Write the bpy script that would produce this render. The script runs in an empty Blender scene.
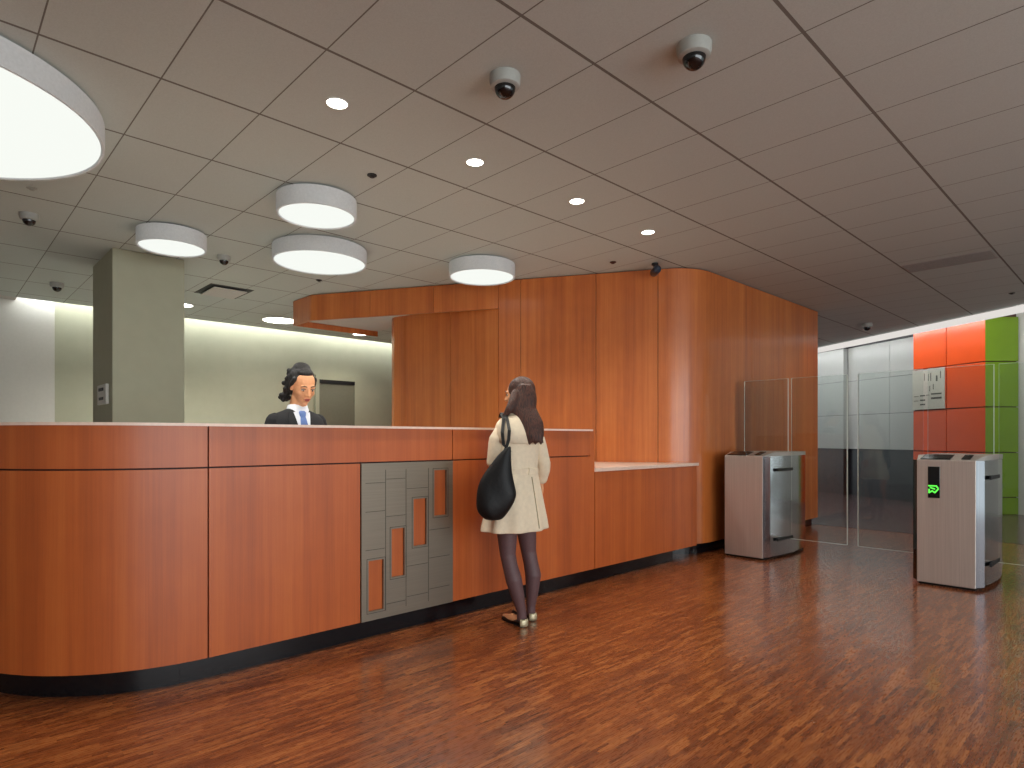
import bpy, math, random
from mathutils import Vector, Matrix
random.seed(7)
PI = math.pi
D = bpy.data
COL = bpy.context.scene.collection
H = 3.11                                        # ceiling height

# ------------------------------------------------------------------ materials
def srgb(r, g, b):
    def f(v):
        v /= 255.0
        return v / 12.92 if v <= 0.04045 else ((v + 0.055) / 1.055) ** 2.4
    return (f(r), f(g), f(b), 1.0)

def new_mat(name):
    m = D.materials.new(name); m.use_nodes = True
    nt = m.node_tree; nt.nodes.clear()
    out = nt.nodes.new('ShaderNodeOutputMaterial')
    return m, nt, out

def principled(nt, out, **kw):
    p = nt.nodes.new('ShaderNodeBsdfPrincipled')
    for k, v in kw.items():
        p.inputs[k.replace('_', ' ')].default_value = v
    nt.links.new(p.outputs[0], out.inputs[0])
    return p

def noise(nt, vec, scale, detail=3.0, rough=0.55):
    n = nt.nodes.new('ShaderNodeTexNoise')
    n.inputs['Scale'].default_value = scale
    n.inputs['Detail'].default_value = detail
    n.inputs['Roughness'].default_value = rough
    if vec is not None: nt.links.new(vec, n.inputs['Vector'])
    return n

def ramp(nt, fac, stops):
    r = nt.nodes.new('ShaderNodeValToRGB')
    el = r.color_ramp.elements
    while len(el) > 1: el.remove(el[-1])
    el[0].position = stops[0][0]; el[0].color = stops[0][1]
    for p, c in stops[1:]:
        e = el.new(p); e.color = c
    nt.links.new(fac, r.inputs[0])
    return r

def world_pos(nt, scale=(1, 1, 1), rotz=0.0, loc=(0, 0, 0)):
    g = nt.nodes.new('ShaderNodeNewGeometry')
    mp = nt.nodes.new('ShaderNodeMapping')
    mp.inputs['Scale'].default_value = scale
    mp.inputs['Rotation'].default_value = (0, 0, rotz)
    mp.inputs['Location'].default_value = loc
    nt.links.new(g.outputs['Position'], mp.inputs['Vector'])
    return mp.outputs[0]

def bump(nt, p, height, strength=0.1, dist=0.01):
    b = nt.nodes.new('ShaderNodeBump')
    b.inputs['Strength'].default_value = strength
    b.inputs['Distance'].default_value = dist
    nt.links.new(height, b.inputs['Height'])
    nt.links.new(b.outputs[0], p.inputs['Normal'])

def mathn(nt, op, a, b=None, c=None):
    n = nt.nodes.new('ShaderNodeMath'); n.operation = op
    for i, v in enumerate((a, b, c)):
        if v is None: continue
        if isinstance(v, (int, float)): n.inputs[i].default_value = v
        else: nt.links.new(v, n.inputs[i])
    return n.outputs[0]

def plain(name, col, rough=0.6, metal=0.0, mottled=0.06, nscale=30.0, bumpy=0.0, spec=0.5, **kw):
    """a plain surface with slight procedural mottling"""
    m, nt, out = new_mat(name)
    p = principled(nt, out, Roughness=rough, Metallic=metal, **kw)
    p.inputs['Specular IOR Level'].default_value = spec
    n = noise(nt, world_pos(nt), nscale)
    lo = tuple(max(0, c * (1 - mottled)) for c in col[:3]) + (1,)
    hi = tuple(min(1, c * (1 + mottled)) for c in col[:3]) + (1,)
    r = ramp(nt, n.outputs['Fac'], [(0.3, lo), (0.7, hi)])
    nt.links.new(r.outputs[0], p.inputs['Base Color'])
    if bumpy: bump(nt, p, n.outputs['Fac'], bumpy, 0.005)
    return m

def cherry(name, dark, mid, light, rough=0.42, coat=0.15, crough=0.22):
    m, nt, out = new_mat(name)
    p = principled(nt, out, Roughness=rough)
    p.inputs['Coat Weight'].default_value = coat
    p.inputs['Coat Roughness'].default_value = crough
    broad = noise(nt, world_pos(nt, (5.0, 5.0, 0.18)), 1.0, 2.0)
    leaf = noise(nt, world_pos(nt, (26, 26, 0.5)), 1.0, 3.0)
    fine = noise(nt, world_pos(nt, (150, 150, 2.6)), 1.0, 3.0)
    blot = noise(nt, world_pos(nt, (7, 7, 5)), 1.0, 3.0)
    a = mathn(nt, 'MULTIPLY', broad.outputs['Fac'], 0.42)
    b = mathn(nt, 'MULTIPLY_ADD', leaf.outputs['Fac'], 0.30, a)
    c = mathn(nt, 'MULTIPLY_ADD', fine.outputs['Fac'], 0.16, b)
    d = mathn(nt, 'MULTIPLY_ADD', blot.outputs['Fac'], 0.12, c)
    r = ramp(nt, d, [(0.32, dark), (0.5, mid), (0.68, light)])
    nt.links.new(r.outputs[0], p.inputs['Base Color'])
    bump(nt, p, fine.outputs['Fac'], 0.04, 0.002)
    return m

M = {}
M['cherry'] = cherry('cherry_veneer', srgb(154, 74, 34), srgb(184, 92, 41), srgb(202, 110, 52))
M['cherry_band'] = cherry('cherry_veneer_band', srgb(154, 75, 36), srgb(182, 91, 42), srgb(198, 107, 52))
M['cherry_wall'] = cherry('cherry_veneer_lit_wall', srgb(158, 80, 36), srgb(190, 104, 47), srgb(210, 126, 62), 0.40, 0.4, 0.16)  # lighter veneer copy, the golden light on the wall put into its colour
M['reveal'] = plain('dark_reveal', srgb(58, 22, 12), 0.7)
M['kick'] = plain('black_toe_kick', srgb(14, 13, 17), 0.16, 0.0, 0.1, spec=0.35)
M['top'] = plain('pale_stone_top', srgb(232, 205, 188), 0.3)
M['sage'] = plain('sage_paint', srgb(166, 167, 145), 0.75, mottled=0.03, nscale=6)
M['sage_dark'] = plain('sage_door_paint', srgb(112, 112, 96), 0.55, mottled=0.04)
M['white_wall'] = plain('white_paint', srgb(205, 204, 196), 0.7, mottled=0.02)
M['grey_panel'] = plain('grey_back_painted_glass', srgb(182, 184, 181), 0.25, mottled=0.02, nscale=3)
M['charcoal'] = plain('charcoal_stone', srgb(44, 41, 45), 0.25, mottled=0.15, nscale=8)
M['orange'] = plain('orange_back_painted_glass', srgb(226, 84, 30), 0.25, mottled=0.03, nscale=3)
M['green'] = plain('green_back_painted_glass', srgb(118, 152, 30), 0.25, mottled=0.03, nscale=3)
M['staff_floor'] = plain('bounce_staff_floor', srgb(206, 208, 204), 0.6)  # unseen floor, made pale to bounce neutral light at the ceiling
M['lobby_floor'] = plain('mauve_grey_reflection', srgb(92, 74, 74), 0.2, 0.0, 0.2, 5)  # dark reflections put into the floor colour
M['joint'] = plain('panel_joint', srgb(70, 40, 30), 0.8)
def lit_fabric():
    m, nt, out = new_mat('lit_lamp_fabric')
    p = principled(nt, out, Roughness=0.85)
    n = noise(nt, world_pos(nt), 60)
    r = ramp(nt, n.outputs['Fac'], [(0.3, srgb(176, 176, 176)), (0.7, srgb(186, 186, 186))])
    nt.links.new(r.outputs[0], p.inputs['Base Color'])
    p.inputs['Emission Color'].default_value = (0.95, 1.0, 0.96, 1); p.inputs['Emission Strength'].default_value = 0.07
    return m
M['lamp_side'] = lit_fabric()
M['white_plastic'] = plain('white_plastic', srgb(200, 200, 194), 0.4)
M['cam_grey'] = plain('camera_housing', srgb(160, 162, 156), 0.45)
M['black_gloss'] = plain('smoked_dome', srgb(10, 10, 12), 0.08, spec=0.7)
M['black'] = plain('matt_black', srgb(14, 14, 16), 0.5)
M['skin'] = plain('skin', srgb(226, 164, 120), 0.5, mottled=0.04, nscale=60)
M['lips'] = plain('lips', srgb(176, 84, 76), 0.4)
M['eye_white'] = plain('eye_white', srgb(225, 220, 214), 0.3)
M['brow'] = plain('brow_hair', srgb(50, 34, 26), 0.7)
M['suit'] = plain('black_suit_cloth', srgb(30, 31, 34), 0.85, mottled=0.12, nscale=200, bumpy=0.1)
M['shirt'] = plain('white_shirt_cloth', srgb(232, 236, 244), 0.8, mottled=0.02)
M['tie'] = plain('blue_tie_silk', srgb(92, 120, 178), 0.45, mottled=0.1, nscale=160)
M['trench'] = plain('cream_coat_cloth', srgb(232, 217, 190), 0.85, mottled=0.05, nscale=35, bumpy=0.25)
M['tights'] = plain('sheer_tights', srgb(96, 70, 72), 0.55, mottled=0.1, nscale=90)
M['bag'] = plain('black_bag_leather', srgb(12, 12, 14), 0.5, mottled=0.2, nscale=40, bumpy=0.3, spec=0.3)
M['shoe'] = plain('black_shoe_leather', srgb(22, 20, 20), 0.3)
M['gold'] = plain('gold_heel', srgb(206, 194, 160), 0.35, 0.4)
M['bright_edge'] = plain('glass_edge_glint', srgb(206, 214, 206), 0.3)  # whitish colour stands in for light caught by the polished edges
M['sign_plate'] = plain('sign_plate', srgb(196, 192, 180), 0.4)
M['sign_ink'] = plain('sign_ink', srgb(84, 82, 76), 0.6)

def steel(name, col, rough, vertical=True):
    m, nt, out = new_mat(name)
    p = principled(nt, out, Roughness=rough, Metallic=1.0)
    sc = (160, 160, 1.5) if vertical else (2, 2, 220)
    n = noise(nt, world_pos(nt, sc), 1.0, 2.0)
    lo = tuple(c * 0.86 for c in col[:3]) + (1,)
    r = ramp(nt, n.outputs['Fac'], [(0.3, lo), (0.7, col)])
    nt.links.new(r.outputs[0], p.inputs['Base Color'])
    rr = mathn(nt, 'MULTIPLY_ADD', n.outputs['Fac'], 0.12, rough - 0.06)
    nt.links.new(rr, p.inputs['Roughness'])
    return m
M['steel'] = steel('brushed_steel', srgb(222, 214, 208), 0.5)
M['steel_side'] = steel('polished_steel', srgb(206, 208, 214), 0.14)
M['bronze'] = steel('blackened_bronze_plate', srgb(146, 136, 122), 0.5, False)
M['bronze_line'] = plain('etched_line', srgb(72, 67, 60), 0.6, 0.3)

def emis(name, col, strength):
    m, nt, out = new_mat(name)
    e = nt.nodes.new('ShaderNodeEmission')
    e.inputs[0].default_value = col; e.inputs[1].default_value = strength
    nt.links.new(e.outputs[0], out.inputs[0]); return m
M['diffuser'] = emis('lit_diffuser', (0.97, 1.0, 0.94, 1), 0.66)
M['downlight'] = emis('lit_downlight', (1.0, 0.95, 0.86, 1), 6.0)
M['cove'] = emis('cove_tube', (0.98, 1.0, 0.99, 1), 17.0)
M['strip'] = emis('linear_lamp', (1.0, 0.95, 0.90, 1), 0.52)
M['green_led'] = emis('green_led', (0.12, 0.85, 0.08, 1), 0.9)

def glass_mat():
    m, nt, out = new_mat('clear_barrier_glass')
    tr = nt.nodes.new('ShaderNodeBsdfTransparent'); tr.inputs[0].default_value = (0.93, 0.955, 0.945, 1)
    gl = nt.nodes.new('ShaderNodeBsdfGlossy'); gl.inputs['Roughness'].default_value = 0.03
    gl.inputs['Color'].default_value = (0.95, 1, 0.97, 1)
    fr = nt.nodes.new('ShaderNodeFresnel'); fr.inputs[0].default_value = 1.36
    n = noise(nt, world_pos(nt), 0.8)
    k = mathn(nt, 'MULTIPLY_ADD', n.outputs['Fac'], 0.015, 0.0)
    f = mathn(nt, 'ADD', fr.outputs[0], k)
    mx = nt.nodes.new('ShaderNodeMixShader')
    nt.links.new(f, mx.inputs[0]); nt.links.new(tr.outputs[0], mx.inputs[1]); nt.links.new(gl.outputs[0], mx.inputs[2])
    nt.links.new(mx.outputs[0], out.inputs[0]); return m
M['glass'] = glass_mat()

def hair_mat(name, c1, c2):
    m, nt, out = new_mat(name)
    p = principled(nt, out, Roughness=0.58)
    n = noise(nt, world_pos(nt, (170, 170, 9)), 1.0, 3)
    r = ramp(nt, n.outputs['Fac'], [(0.35, c1), (0.7, c2)])
    nt.links.new(r.outputs[0], p.inputs['Base Color'])
    bump(nt, p, n.outputs['Fac'], 0.5, 0.01); return m
M['hair_brown'] = hair_mat('dark_brown_hair', srgb(36, 20, 15), srgb(92, 50, 36))
M['hair_black'] = hair_mat('black_hair', srgb(7, 6, 6), srgb(26, 22, 21))

def floor_mat():
    m, nt, out = new_mat('end_grain_wood_strips')
    p = principled(nt, out, Roughness=0.28)
    p.inputs['Coat Weight'].default_value = 0.6; p.inputs['Coat Roughness'].default_value = 0.15
    v = world_pos(nt)
    sp = nt.nodes.new('ShaderNodeSeparateXYZ'); nt.links.new(v, sp.inputs[0])
    def wn(a, b):
        c = nt.nodes.new('ShaderNodeCombineXYZ')
        nt.links.new(a, c.inputs[0])
        if b is not None: nt.links.new(b, c.inputs[1])
        w_ = nt.nodes.new('ShaderNodeTexWhiteNoise'); w_.noise_dimensions = '3D'; nt.links.new(c.outputs[0], w_.inputs['Vector'])
        return w_.outputs['Value']
    def strips(L, h, shift):
        ry = mathn(nt, 'DIVIDE', mathn(nt, 'ADD', sp.outputs[1], 20 + shift), h); row = mathn(nt, 'FLOOR', ry)
        off = wn(row, None)
        rx = mathn(nt, 'ADD', mathn(nt, 'DIVIDE', mathn(nt, 'ADD', sp.outputs[0], 20), L), mathn(nt, 'MULTIPLY', off, 7.3))
        return wn(row, mathn(nt, 'FLOOR', rx)), mathn(nt, 'FRACT', ry), mathn(nt, 'FRACT', rx)
    v1, fy_, fx_ = strips(0.15, 0.0165, 0.0)
    v2, _, _ = strips(0.45, 0.0495, 0.004)
    gap = mathn(nt, 'MAXIMUM', mathn(nt, 'GREATER_THAN', mathn(nt, 'ABSOLUTE', mathn(nt, 'SUBTRACT', fy_, 0.5)), 0.475),
                mathn(nt, 'GREATER_THAN', mathn(nt, 'ABSOLUTE', mathn(nt, 'SUBTRACT', fx_, 0.5)), 0.495))
    patch = noise(nt, world_pos(nt, (1.2, 3.0, 1)), 1.0, 4)
    grain = noise(nt, world_pos(nt, (18, 160, 1)), 1.0, 3)
    s = mathn(nt, 'MULTIPLY', v1, 0.38)
    s = mathn(nt, 'MULTIPLY_ADD', v2, 0.10, s)
    s = mathn(nt, 'MULTIPLY_ADD', gap, -0.10, s)
    s = mathn(nt, 'MULTIPLY_ADD', patch.outputs['Fac'], 0.32, s)
    s = mathn(nt, 'MULTIPLY_ADD', grain.outputs['Fac'], 0.26, s)
    r = ramp(nt, s, [(0.18, srgb(70, 32, 18)), (0.40, srgb(112, 57, 28)), (0.60, srgb(140, 77, 38)), (0.85, srgb(180, 112, 60))])
    nt.links.new(r.outputs[0], p.inputs['Base Color'])
    rr = mathn(nt, 'MULTIPLY_ADD', grain.outputs['Fac'], 0.16, 0.20)
    nt.links.new(rr, p.inputs['Roughness'])
    bump(nt, p, mathn(nt, 'MULTIPLY', gap, -1.0), 0.10, 0.002)
    return m
M['floor'] = floor_mat()

def ceiling_mat():
    m, nt, out = new_mat('lay_in_ceiling_tiles')
    p = principled(nt, out, Roughness=0.9)
    g = nt.nodes.new('ShaderNodeNewGeometry'); sp = nt.nodes.new('ShaderNodeSeparateXYZ')
    nt.links.new(g.outputs['Position'], sp.inputs[0])
    def line(axis, origin, step, half):
        t = mathn(nt, 'SUBTRACT', sp.outputs[axis], origin)
        t = mathn(nt, 'DIVIDE', t, step)
        t = mathn(nt, 'ADD', t, 100.5)
        t = mathn(nt, 'FRACT', t)
        t = mathn(nt, 'SUBTRACT', t, 0.5)
        t = mathn(nt, 'ABSOLUTE', t)
        t = mathn(nt, 'MULTIPLY', t, step)
        return mathn(nt, 'LESS_THAN', t, half)
    lx = line(0, 1.897, 0.504, 0.0035)           # fine joints
    ly = line(1, 1.120, 0.8077, 0.0085)          # main runners
    l = mathn(nt, 'MAXIMUM', lx, ly)
    tone = noise(nt, world_pos(nt), 1.2, 1)
    speck = noise(nt, world_pos(nt), 160, 2)
    base = ramp(nt, speck.outputs['Fac'], [(0.3, srgb(182, 190, 186)), (0.7, srgb(191, 199, 195))])
    mx = nt.nodes.new('ShaderNodeMix'); mx.data_type = 'RGBA'
    nt.links.new(l, mx.inputs[0])
    nt.links.new(base.outputs[0], mx.inputs[6]); mx.inputs[7].default_value = srgb(112, 108, 102)
    nt.links.new(mx.outputs[2], p.inputs['Base Color'])
    bump(nt, p, mathn(nt, 'MULTIPLY', l, -1.0), 0.5, 0.004)
    return m
M['ceiling'] = ceiling_mat()
M['soffit_white'] = plain('soffit_board', srgb(196, 194, 190), 0.85, mottled=0.02)

# ------------------------------------------------------------------ mesh tools
MATRIX = {}
class MB:
    def __init__(s): s.v = []; s.f = []; s.sm = []
    def add(s, vs, fs, smooth=False):
        o = len(s.v); s.v += [tuple(v) for v in vs]
        s.f += [tuple(i + o for i in f) for f in fs]; s.sm += [smooth] * len(fs); return s
    def box(s, x0, y0, z0, x1, y1, z1):
        return s.prism([(x0, y0), (x1, y0), (x1, y1), (x0, y1)], z0, z1)
    def prism(s, poly, z0, z1, smooth=False):
        n = len(poly)
        a = sum(poly[i][0] * poly[(i + 1) % n][1] - poly[(i + 1) % n][0] * poly[i][1] for i in range(n))
        if a < 0: poly = poly[::-1]
        vs = [(x, y, z0) for x, y in poly] + [(x, y, z1) for x, y in poly]
        o = len(s.v)
        fs = [tuple(range(n - 1, -1, -1)), tuple(range(n, 2 * n))]
        s.add(vs, fs)
        s.f += [(o + i, o + (i + 1) % n, o + n + (i + 1) % n, o + n + i) for i in range(n)]
        s.sm += [smooth] * n
        return s
    def hull4(s, a, b, c, d, off):
        """slab: quad a b c d extruded by vector off"""
        off = Vector(off); q = [Vector(p) for p in (a, b, c, d)]
        vs = q + [p + off for p in q]
        return s.add(vs, [(0, 1, 2, 3), (7, 6, 5, 4), (0, 4, 5, 1), (1, 5, 6, 2), (2, 6, 7, 3), (3, 7, 4, 0)])
    def rings(s, rs, cap=True, smooth=True):
        n = len(rs[0]); o = len(s.v)
        for r in rs: s.v += [tuple(p) for p in r]
        for k in range(len(rs) - 1):
            for i in range(n):
                j = (i + 1) % n
                s.f.append((o + k * n + i, o + k * n + j, o + (k + 1) * n + j, o + (k + 1) * n + i)); s.sm.append(smooth)
        if cap:
            s.f.append(tuple(o + i for i in range(n - 1, -1, -1))); s.sm.append(False)
            s.f.append(tuple(o + (len(rs) - 1) * n + i for i in range(n))); s.sm.append(False)
        return s
    def lathe(s, prof, cx=0, cy=0, cz=0, n=48, smooth=True):
        return s.rings([[(cx + r * math.cos(2 * PI * i / n), cy + r * math.sin(2 * PI * i / n), cz + z) for i in range(n)] for r, z in prof], True, smooth)
    def ell(s, c, r, n=20, m=12, rot=None):
        rs = []
        for k in range(m + 1):
            t = PI * (k + 0.02) / (m + 0.04) - PI / 2
            ring = []
            for i in range(n):
                p = Vector((r[0] * math.cos(t) * math.cos(2 * PI * i / n), r[1] * math.cos(t) * math.sin(2 * PI * i / n), r[2] * math.sin(t)))
                if rot is not None: p = rot @ p
                ring.append(p + Vector(c))
            rs.append(ring)
        return s.rings(rs)
    def tube(s, pts, rad, n=14, flat=1.0, ends=True):
        """tapered tube along pts with rounded ends"""
        P = [Vector(p) for p in pts]; R = list(rad) if hasattr(rad, '__len__') else [rad] * len(P)
        if ends:
            d0 = (P[0] - P[1]).normalized(); d1 = (P[-1] - P[-2]).normalized()
            P = [P[0] + d0 * R[0] * 0.9, P[0] + d0 * R[0] * 0.5] + P + [P[-1] + d1 * R[-1] * 0.5, P[-1] + d1 * R[-1] * 0.9]
            R = [R[0] * 0.35, R[0] * 0.83] + R + [R[-1] * 0.83, R[-1] * 0.35]
        rs = []; ref = None
        for k, p in enumerate(P):
            t = (P[min(k + 1, len(P) - 1)] - P[max(k - 1, 0)]).normalized()
            if ref is None: ref = Vector((1, 0, 0)) if abs(t.x) < 0.8 else Vector((0, 1, 0))
            u = (ref - t * ref.dot(t)).normalized(); w = t.cross(u); ref = u
            rs.append([p + u * R[k] * math.cos(2 * PI * i / n) + w * R[k] * flat * math.sin(2 * PI * i / n) for i in range(n)])
        return s.rings(rs)
    def build(s, name, mat, parent=None, bevel=0.0, seg=2, auto=False):
        me = D.meshes.new(name)
        inv = MATRIX[parent.name].inverted() if parent is not None and parent.name in MATRIX else Matrix()
        me.from_pydata([tuple(inv @ Vector(v)) for v in s.v], [], s.f)
        me.polygons.foreach_set('use_smooth', s.sm)
        me.materials.append(mat if not isinstance(mat, str) else M[mat]); me.update()
        if any(s.sm): me.set_sharp_from_angle(angle=math.radians(38))
        o = D.objects.new(name, me); COL.objects.link(o)
        if parent is not None: o.parent = parent
        MATRIX[o.name] = MATRIX.get(parent.name, Matrix()) if parent is not None else Matrix()
        if bevel:
            b = o.modifiers.new('b', 'BEVEL'); b.width = bevel; b.segments = seg; b.limit_method = 'ANGLE'; b.angle_limit = 0.7
        return o

def empty(name, loc, rz=0.0):
    o = D.objects.new(name, None); COL.objects.link(o)
    o.location = loc; o.rotation_euler = (0, 0, rz); o.empty_display_size = 0.1
    MATRIX[o.name] = Matrix.Translation(loc) @ Matrix.Rotation(rz, 4, 'Z')
    return o
def tag(o, label=None, cat=None, group=None, kind=None):
    if label: o['label'] = label
    if cat: o['category'] = cat
    if group: o['group'] = group
    if kind: o['kind'] = kind
    return o
def copy_tree(o, parent=None):
    c = o.copy(); COL.objects.link(c); c.parent = parent
    for ch in list(o.children): copy_tree(ch, c)
    return c

def remeshed(mb, name, mat, parent, voxel, smooth_it=3, factor=0.5):
    """union of closed shapes -> one continuous surface"""
    me = D.meshes.new('tmp'); me.from_pydata(mb.v, [], mb.f); me.update()
    t = D.objects.new('tmp', me); COL.objects.link(t)
    r = t.modifiers.new('r', 'REMESH'); r.mode = 'VOXEL'; r.voxel_size = voxel; r.adaptivity = 0
    sm = t.modifiers.new('s', 'SMOOTH'); sm.iterations = smooth_it; sm.factor = factor
    dg = bpy.context.evaluated_depsgraph_get(); dg.update()
    ev = D.meshes.new_from_object(t.evaluated_get(dg))
    D.objects.remove(t); D.meshes.remove(me)
    inv = MATRIX[parent.name].inverted() if parent is not None and parent.name in MATRIX else Matrix()
    ev.transform(inv); ev.name = name
    ev.polygons.foreach_set('use_smooth', [True] * len(ev.polygons))
    ev.materials.clear(); ev.materials.append(M[mat])
    o = D.objects.new(name, ev); COL.objects.link(o)
    if parent is not None: o.parent = parent
    MATRIX[o.name] = MATRIX.get(parent.name, Matrix()) if parent is not None else Matrix()
    return o

# ------------------------------------------------------------------ setting
# ceiling ends along the slanted lamp line on the right and along the cove at the back
Dd = Vector((0.533, 0.846, 0)).normalized()
def dline(t, off=0.0, base=(10.96, 1.29)):
    n = Vector((Dd.y, -Dd.x, 0)); p = Vector((base[0], base[1], 0)) + Dd * t + n * off
    return (p.x, p.y)
E0, E1 = dline(-7.45), dline(10.7)
YB = 10.33
mb = MB().prism([(-6, -5), E0, (dline(10.69)[0], YB), (-6, YB)], H, H + 0.06)
tag(mb.build('ceiling', 'ceiling'), kind='structure')
mb = MB().box(-6.2, -5.2, -0.1, 20, 13, 0.0)
tag(mb.build('floor', 'floor'), kind='structure')
# mauve-grey sheet over the lobby floor, dark reflections put into its colour
tag(MB().prism([(9.45, 3.4), (9.45, -5.1), (19, -5.1), (19, 12.9), (9.45, 12.9)], 0.0005, 0.003).build('floor_lobby', 'lobby_floor'), kind='structure')
# upper deck above the coves
mb = MB().box(-6.2, -5.2, H + 0.5, 20, 13, H + 0.6)
tag(mb.build('ceiling_deck', 'soffit_white'), kind='structure')

# back wall with a white bay at its left, lit from the slot above
wb = MB().box(1.33, 10.62, 0, 9.6, 10.77, H + 0.5)
wb = tag(wb.build('wall_back', 'sage'), kind='structure')
wb2 = tag(MB().box(-6.2, 10.56, 0, 1.33, 10.77, H + 0.5).build('wall_back_bay', 'white_wall'), kind='structure')
tag(MB().box(-6.2, 10.33, H, 0.90, 10.56, H + 0.08).build('ceiling_closure', 'soffit_white'), kind='structure')
tag(MB().box(1.33, 10.605, 0, 5.19, 10.62, 0.1).box(6.01, 10.605, 0, 9.6, 10.62, 0.1).build('baseboard_back', 'sage_dark'), kind='structure')
tag(MB().box(-6.2, -5.2, 0, -6.0, 10.56, H + 0.5).build('wall_left', 'white_wall'), kind='structure')

# door in the back wall
d1 = tag(MB().box(5.24, 10.585, 0.0, 5.96, 10.60, 2.34).build('door_1', 'sage_dark'), kind='structure')
MB().box(5.17, 10.57, 0, 5.24, 10.62, 2.42).box(5.96, 10.57, 0, 6.03, 10.62, 2.42).box(5.24, 10.57, 2.34, 5.96, 10.62, 2.42).build('door_frame', 'sage', d1)
MB().tube([(5.32, 10.55, 1.0), (5.42, 10.54, 1.0)], 0.01).tube([(5.32, 10.59, 1.0), (5.32, 10.55, 1.0)], 0.012).build('door_handle', 'steel', d1)
MB().box(5.24, 10.572, 2.27, 5.96, 10.585, 2.34).build('dark_head_bar', 'black', d1)  # plain black bar across the door head

# cove lamps (linear tubes hidden in the ceiling slot)
def cove_tube(x0, x1):
    return MB().box(x0, 10.38, H + 0.14, x1, 10.43, H + 0.19).build('cove_lamp', 'cove')
tag(cove_tube(0.98, 4.9), 'linear lamp in the ceiling slot washing the back wall beside the square column', 'cove light', 'cove lamps along the back wall')
tag(cove_tube(5.0, 8.6), 'linear lamp in the ceiling slot washing the back wall above the far door', 'cove light', 'cove lamps along the back wall')

# curtain line: wall of coloured back-painted panels, flush with a grey lift lobby
def rline(t, off=0.0):
    u = Vector((0.5, 0.866, 0)); n = Vector((0.866, -0.5, 0))
    p = Vector((12.66, 1.98, 0)) + u * t + n * off
    return (p.x, p.y)
ROW = [0.0, 0.29, 1.03, 1.78, 2.53, 3.27]
wr = MB().prism([rline(0.0, 0.05), rline(1.374, 0.05), rline(1.374, 0.75), rline(0.0, 0.75)], 0, H + 0.5)
wr = tag(wr.build('wall_right', 'joint'), kind='structure')
def panel(name, mat, p, q, z0, z1, parent, th=0.05, gap=0.008):
    p, q = Vector((*p, 0)), Vector((*q, 0)); u = (q - p).normalized(); n = Vector((u.y, -u.x, 0))
    a = p + u * gap; b = q - u * gap
    return MB().prism([(a.x, a.y), (b.x, b.y), (b.x + n.x * th, b.y + n.y * th), (a.x + n.x * th, a.y + n.y * th)], z0 + gap, z1 - gap).build(name, mat, parent, 0.003)
xs = [0.0, 0.70, 1.374]
for r in range(5):
    panel('orange_panel', 'orange', rline(xs[0]), rline(xs[1]), ROW[r], ROW[r + 1], wr)
    panel('orange_panel', 'orange', rline(xs[1]), rline(xs[2]), ROW[r], ROW[r + 1], wr)
ge = (13.07, 1.60)
wg = MB().prism([(12.66 + 0.04, 1.98 + 0.04), (ge[0] + 0.04, ge[1] + 0.04), (ge[0] + 0.5, ge[1] + 0.55), (12.66 + 0.5, 1.98 + 0.55)], 0, H + 0.5)
wg = tag(wg.build('wall_green', 'joint'), kind='structure')
for r in range(5):
    panel('green_panel', 'green', ge, (12.66, 1.98), ROW[r], ROW[r + 1], wg, th=0.04)
# lift lobby recess: grey glass panels over a charcoal dado
wl = MB().prism([rline(1.374, 0.63), rline(9.6, 0.63), rline(9.6, 0.83), rline(1.374, 0.83)], 0, H + 0.5).prism(
    [rline(3.655, 0.51), rline(9.6, 0.51), rline(9.6, 0.63), rline(3.655, 0.63)], 0, H + 0.5)
wl = tag(wl.build('wall_lobby', 'charcoal'), kind='structure')
for r in range(2, 5):
    panel('grey_panel', 'grey_panel', rline(1.374, 0.6), rline(2.50, 0.6), ROW[r], ROW[r + 1], wl, 0.03, 0.003)
    panel('grey_panel', 'grey_panel', rline(2.50, 0.6), rline(3.62, 0.6), ROW[r], ROW[r + 1], wl, 0.03, 0.003)
    panel('grey_panel', 'grey_panel', rline(3.62, 0.60), rline(3.62, 0.48), ROW[r], ROW[r + 1], wl, 0.03, 0.001)
    for k in range(3):
        panel('grey_panel', 'grey_panel', rline(3.62 + k, 0.48), rline(4.62 + k, 0.48), ROW[r], ROW[r + 1], wl, 0.03, 0.003)
# wall running on to the right of the green panels
tag(MB().prism([(13.15, 1.75), (13.45, 1.95), (11.6, -5.2), (11.2, -5.2)], 0, H + 0.5).build('wall_side', 'white_wall'), kind='structure')
q = [dline(-1.0, 0.30), dline(7.0, 0.30), dline(7.0, 0.36), dline(-1.0, 0.36)]
tag(MB().prism(q, H + 0.20, H + 0.25).build('cove_lamp', 'cove'), 'added hidden linear lamp in the ceiling slot brightening the orange and green panels', 'cove light')  # hidden tube added to brighten the panels from above
# slanted ceiling lamp strip
p0, p1, q1, q0 = dline(-7.4), dline(9.5), dline(9.5, 0.05), dline(-7.4, 0.05)
ls = MB().prism([p0, p1, q1, q0], H - 0.105, H - 0.005).build('linear_ceiling_lamp', 'strip')
tag(ls, 'long glowing white strip along the slanted ceiling edge above the orange panels', 'ceiling light')

# ------------------------------------------------------------------ cherry clad core wall
S60 = math.tan(math.radians(60))
def cx_at(y): return 5.013 + (5.106 - y) / S60
YF = 3.423
A_bend = (4.87, 5.33)
corner = (cx_at(YF), YF)
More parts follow.
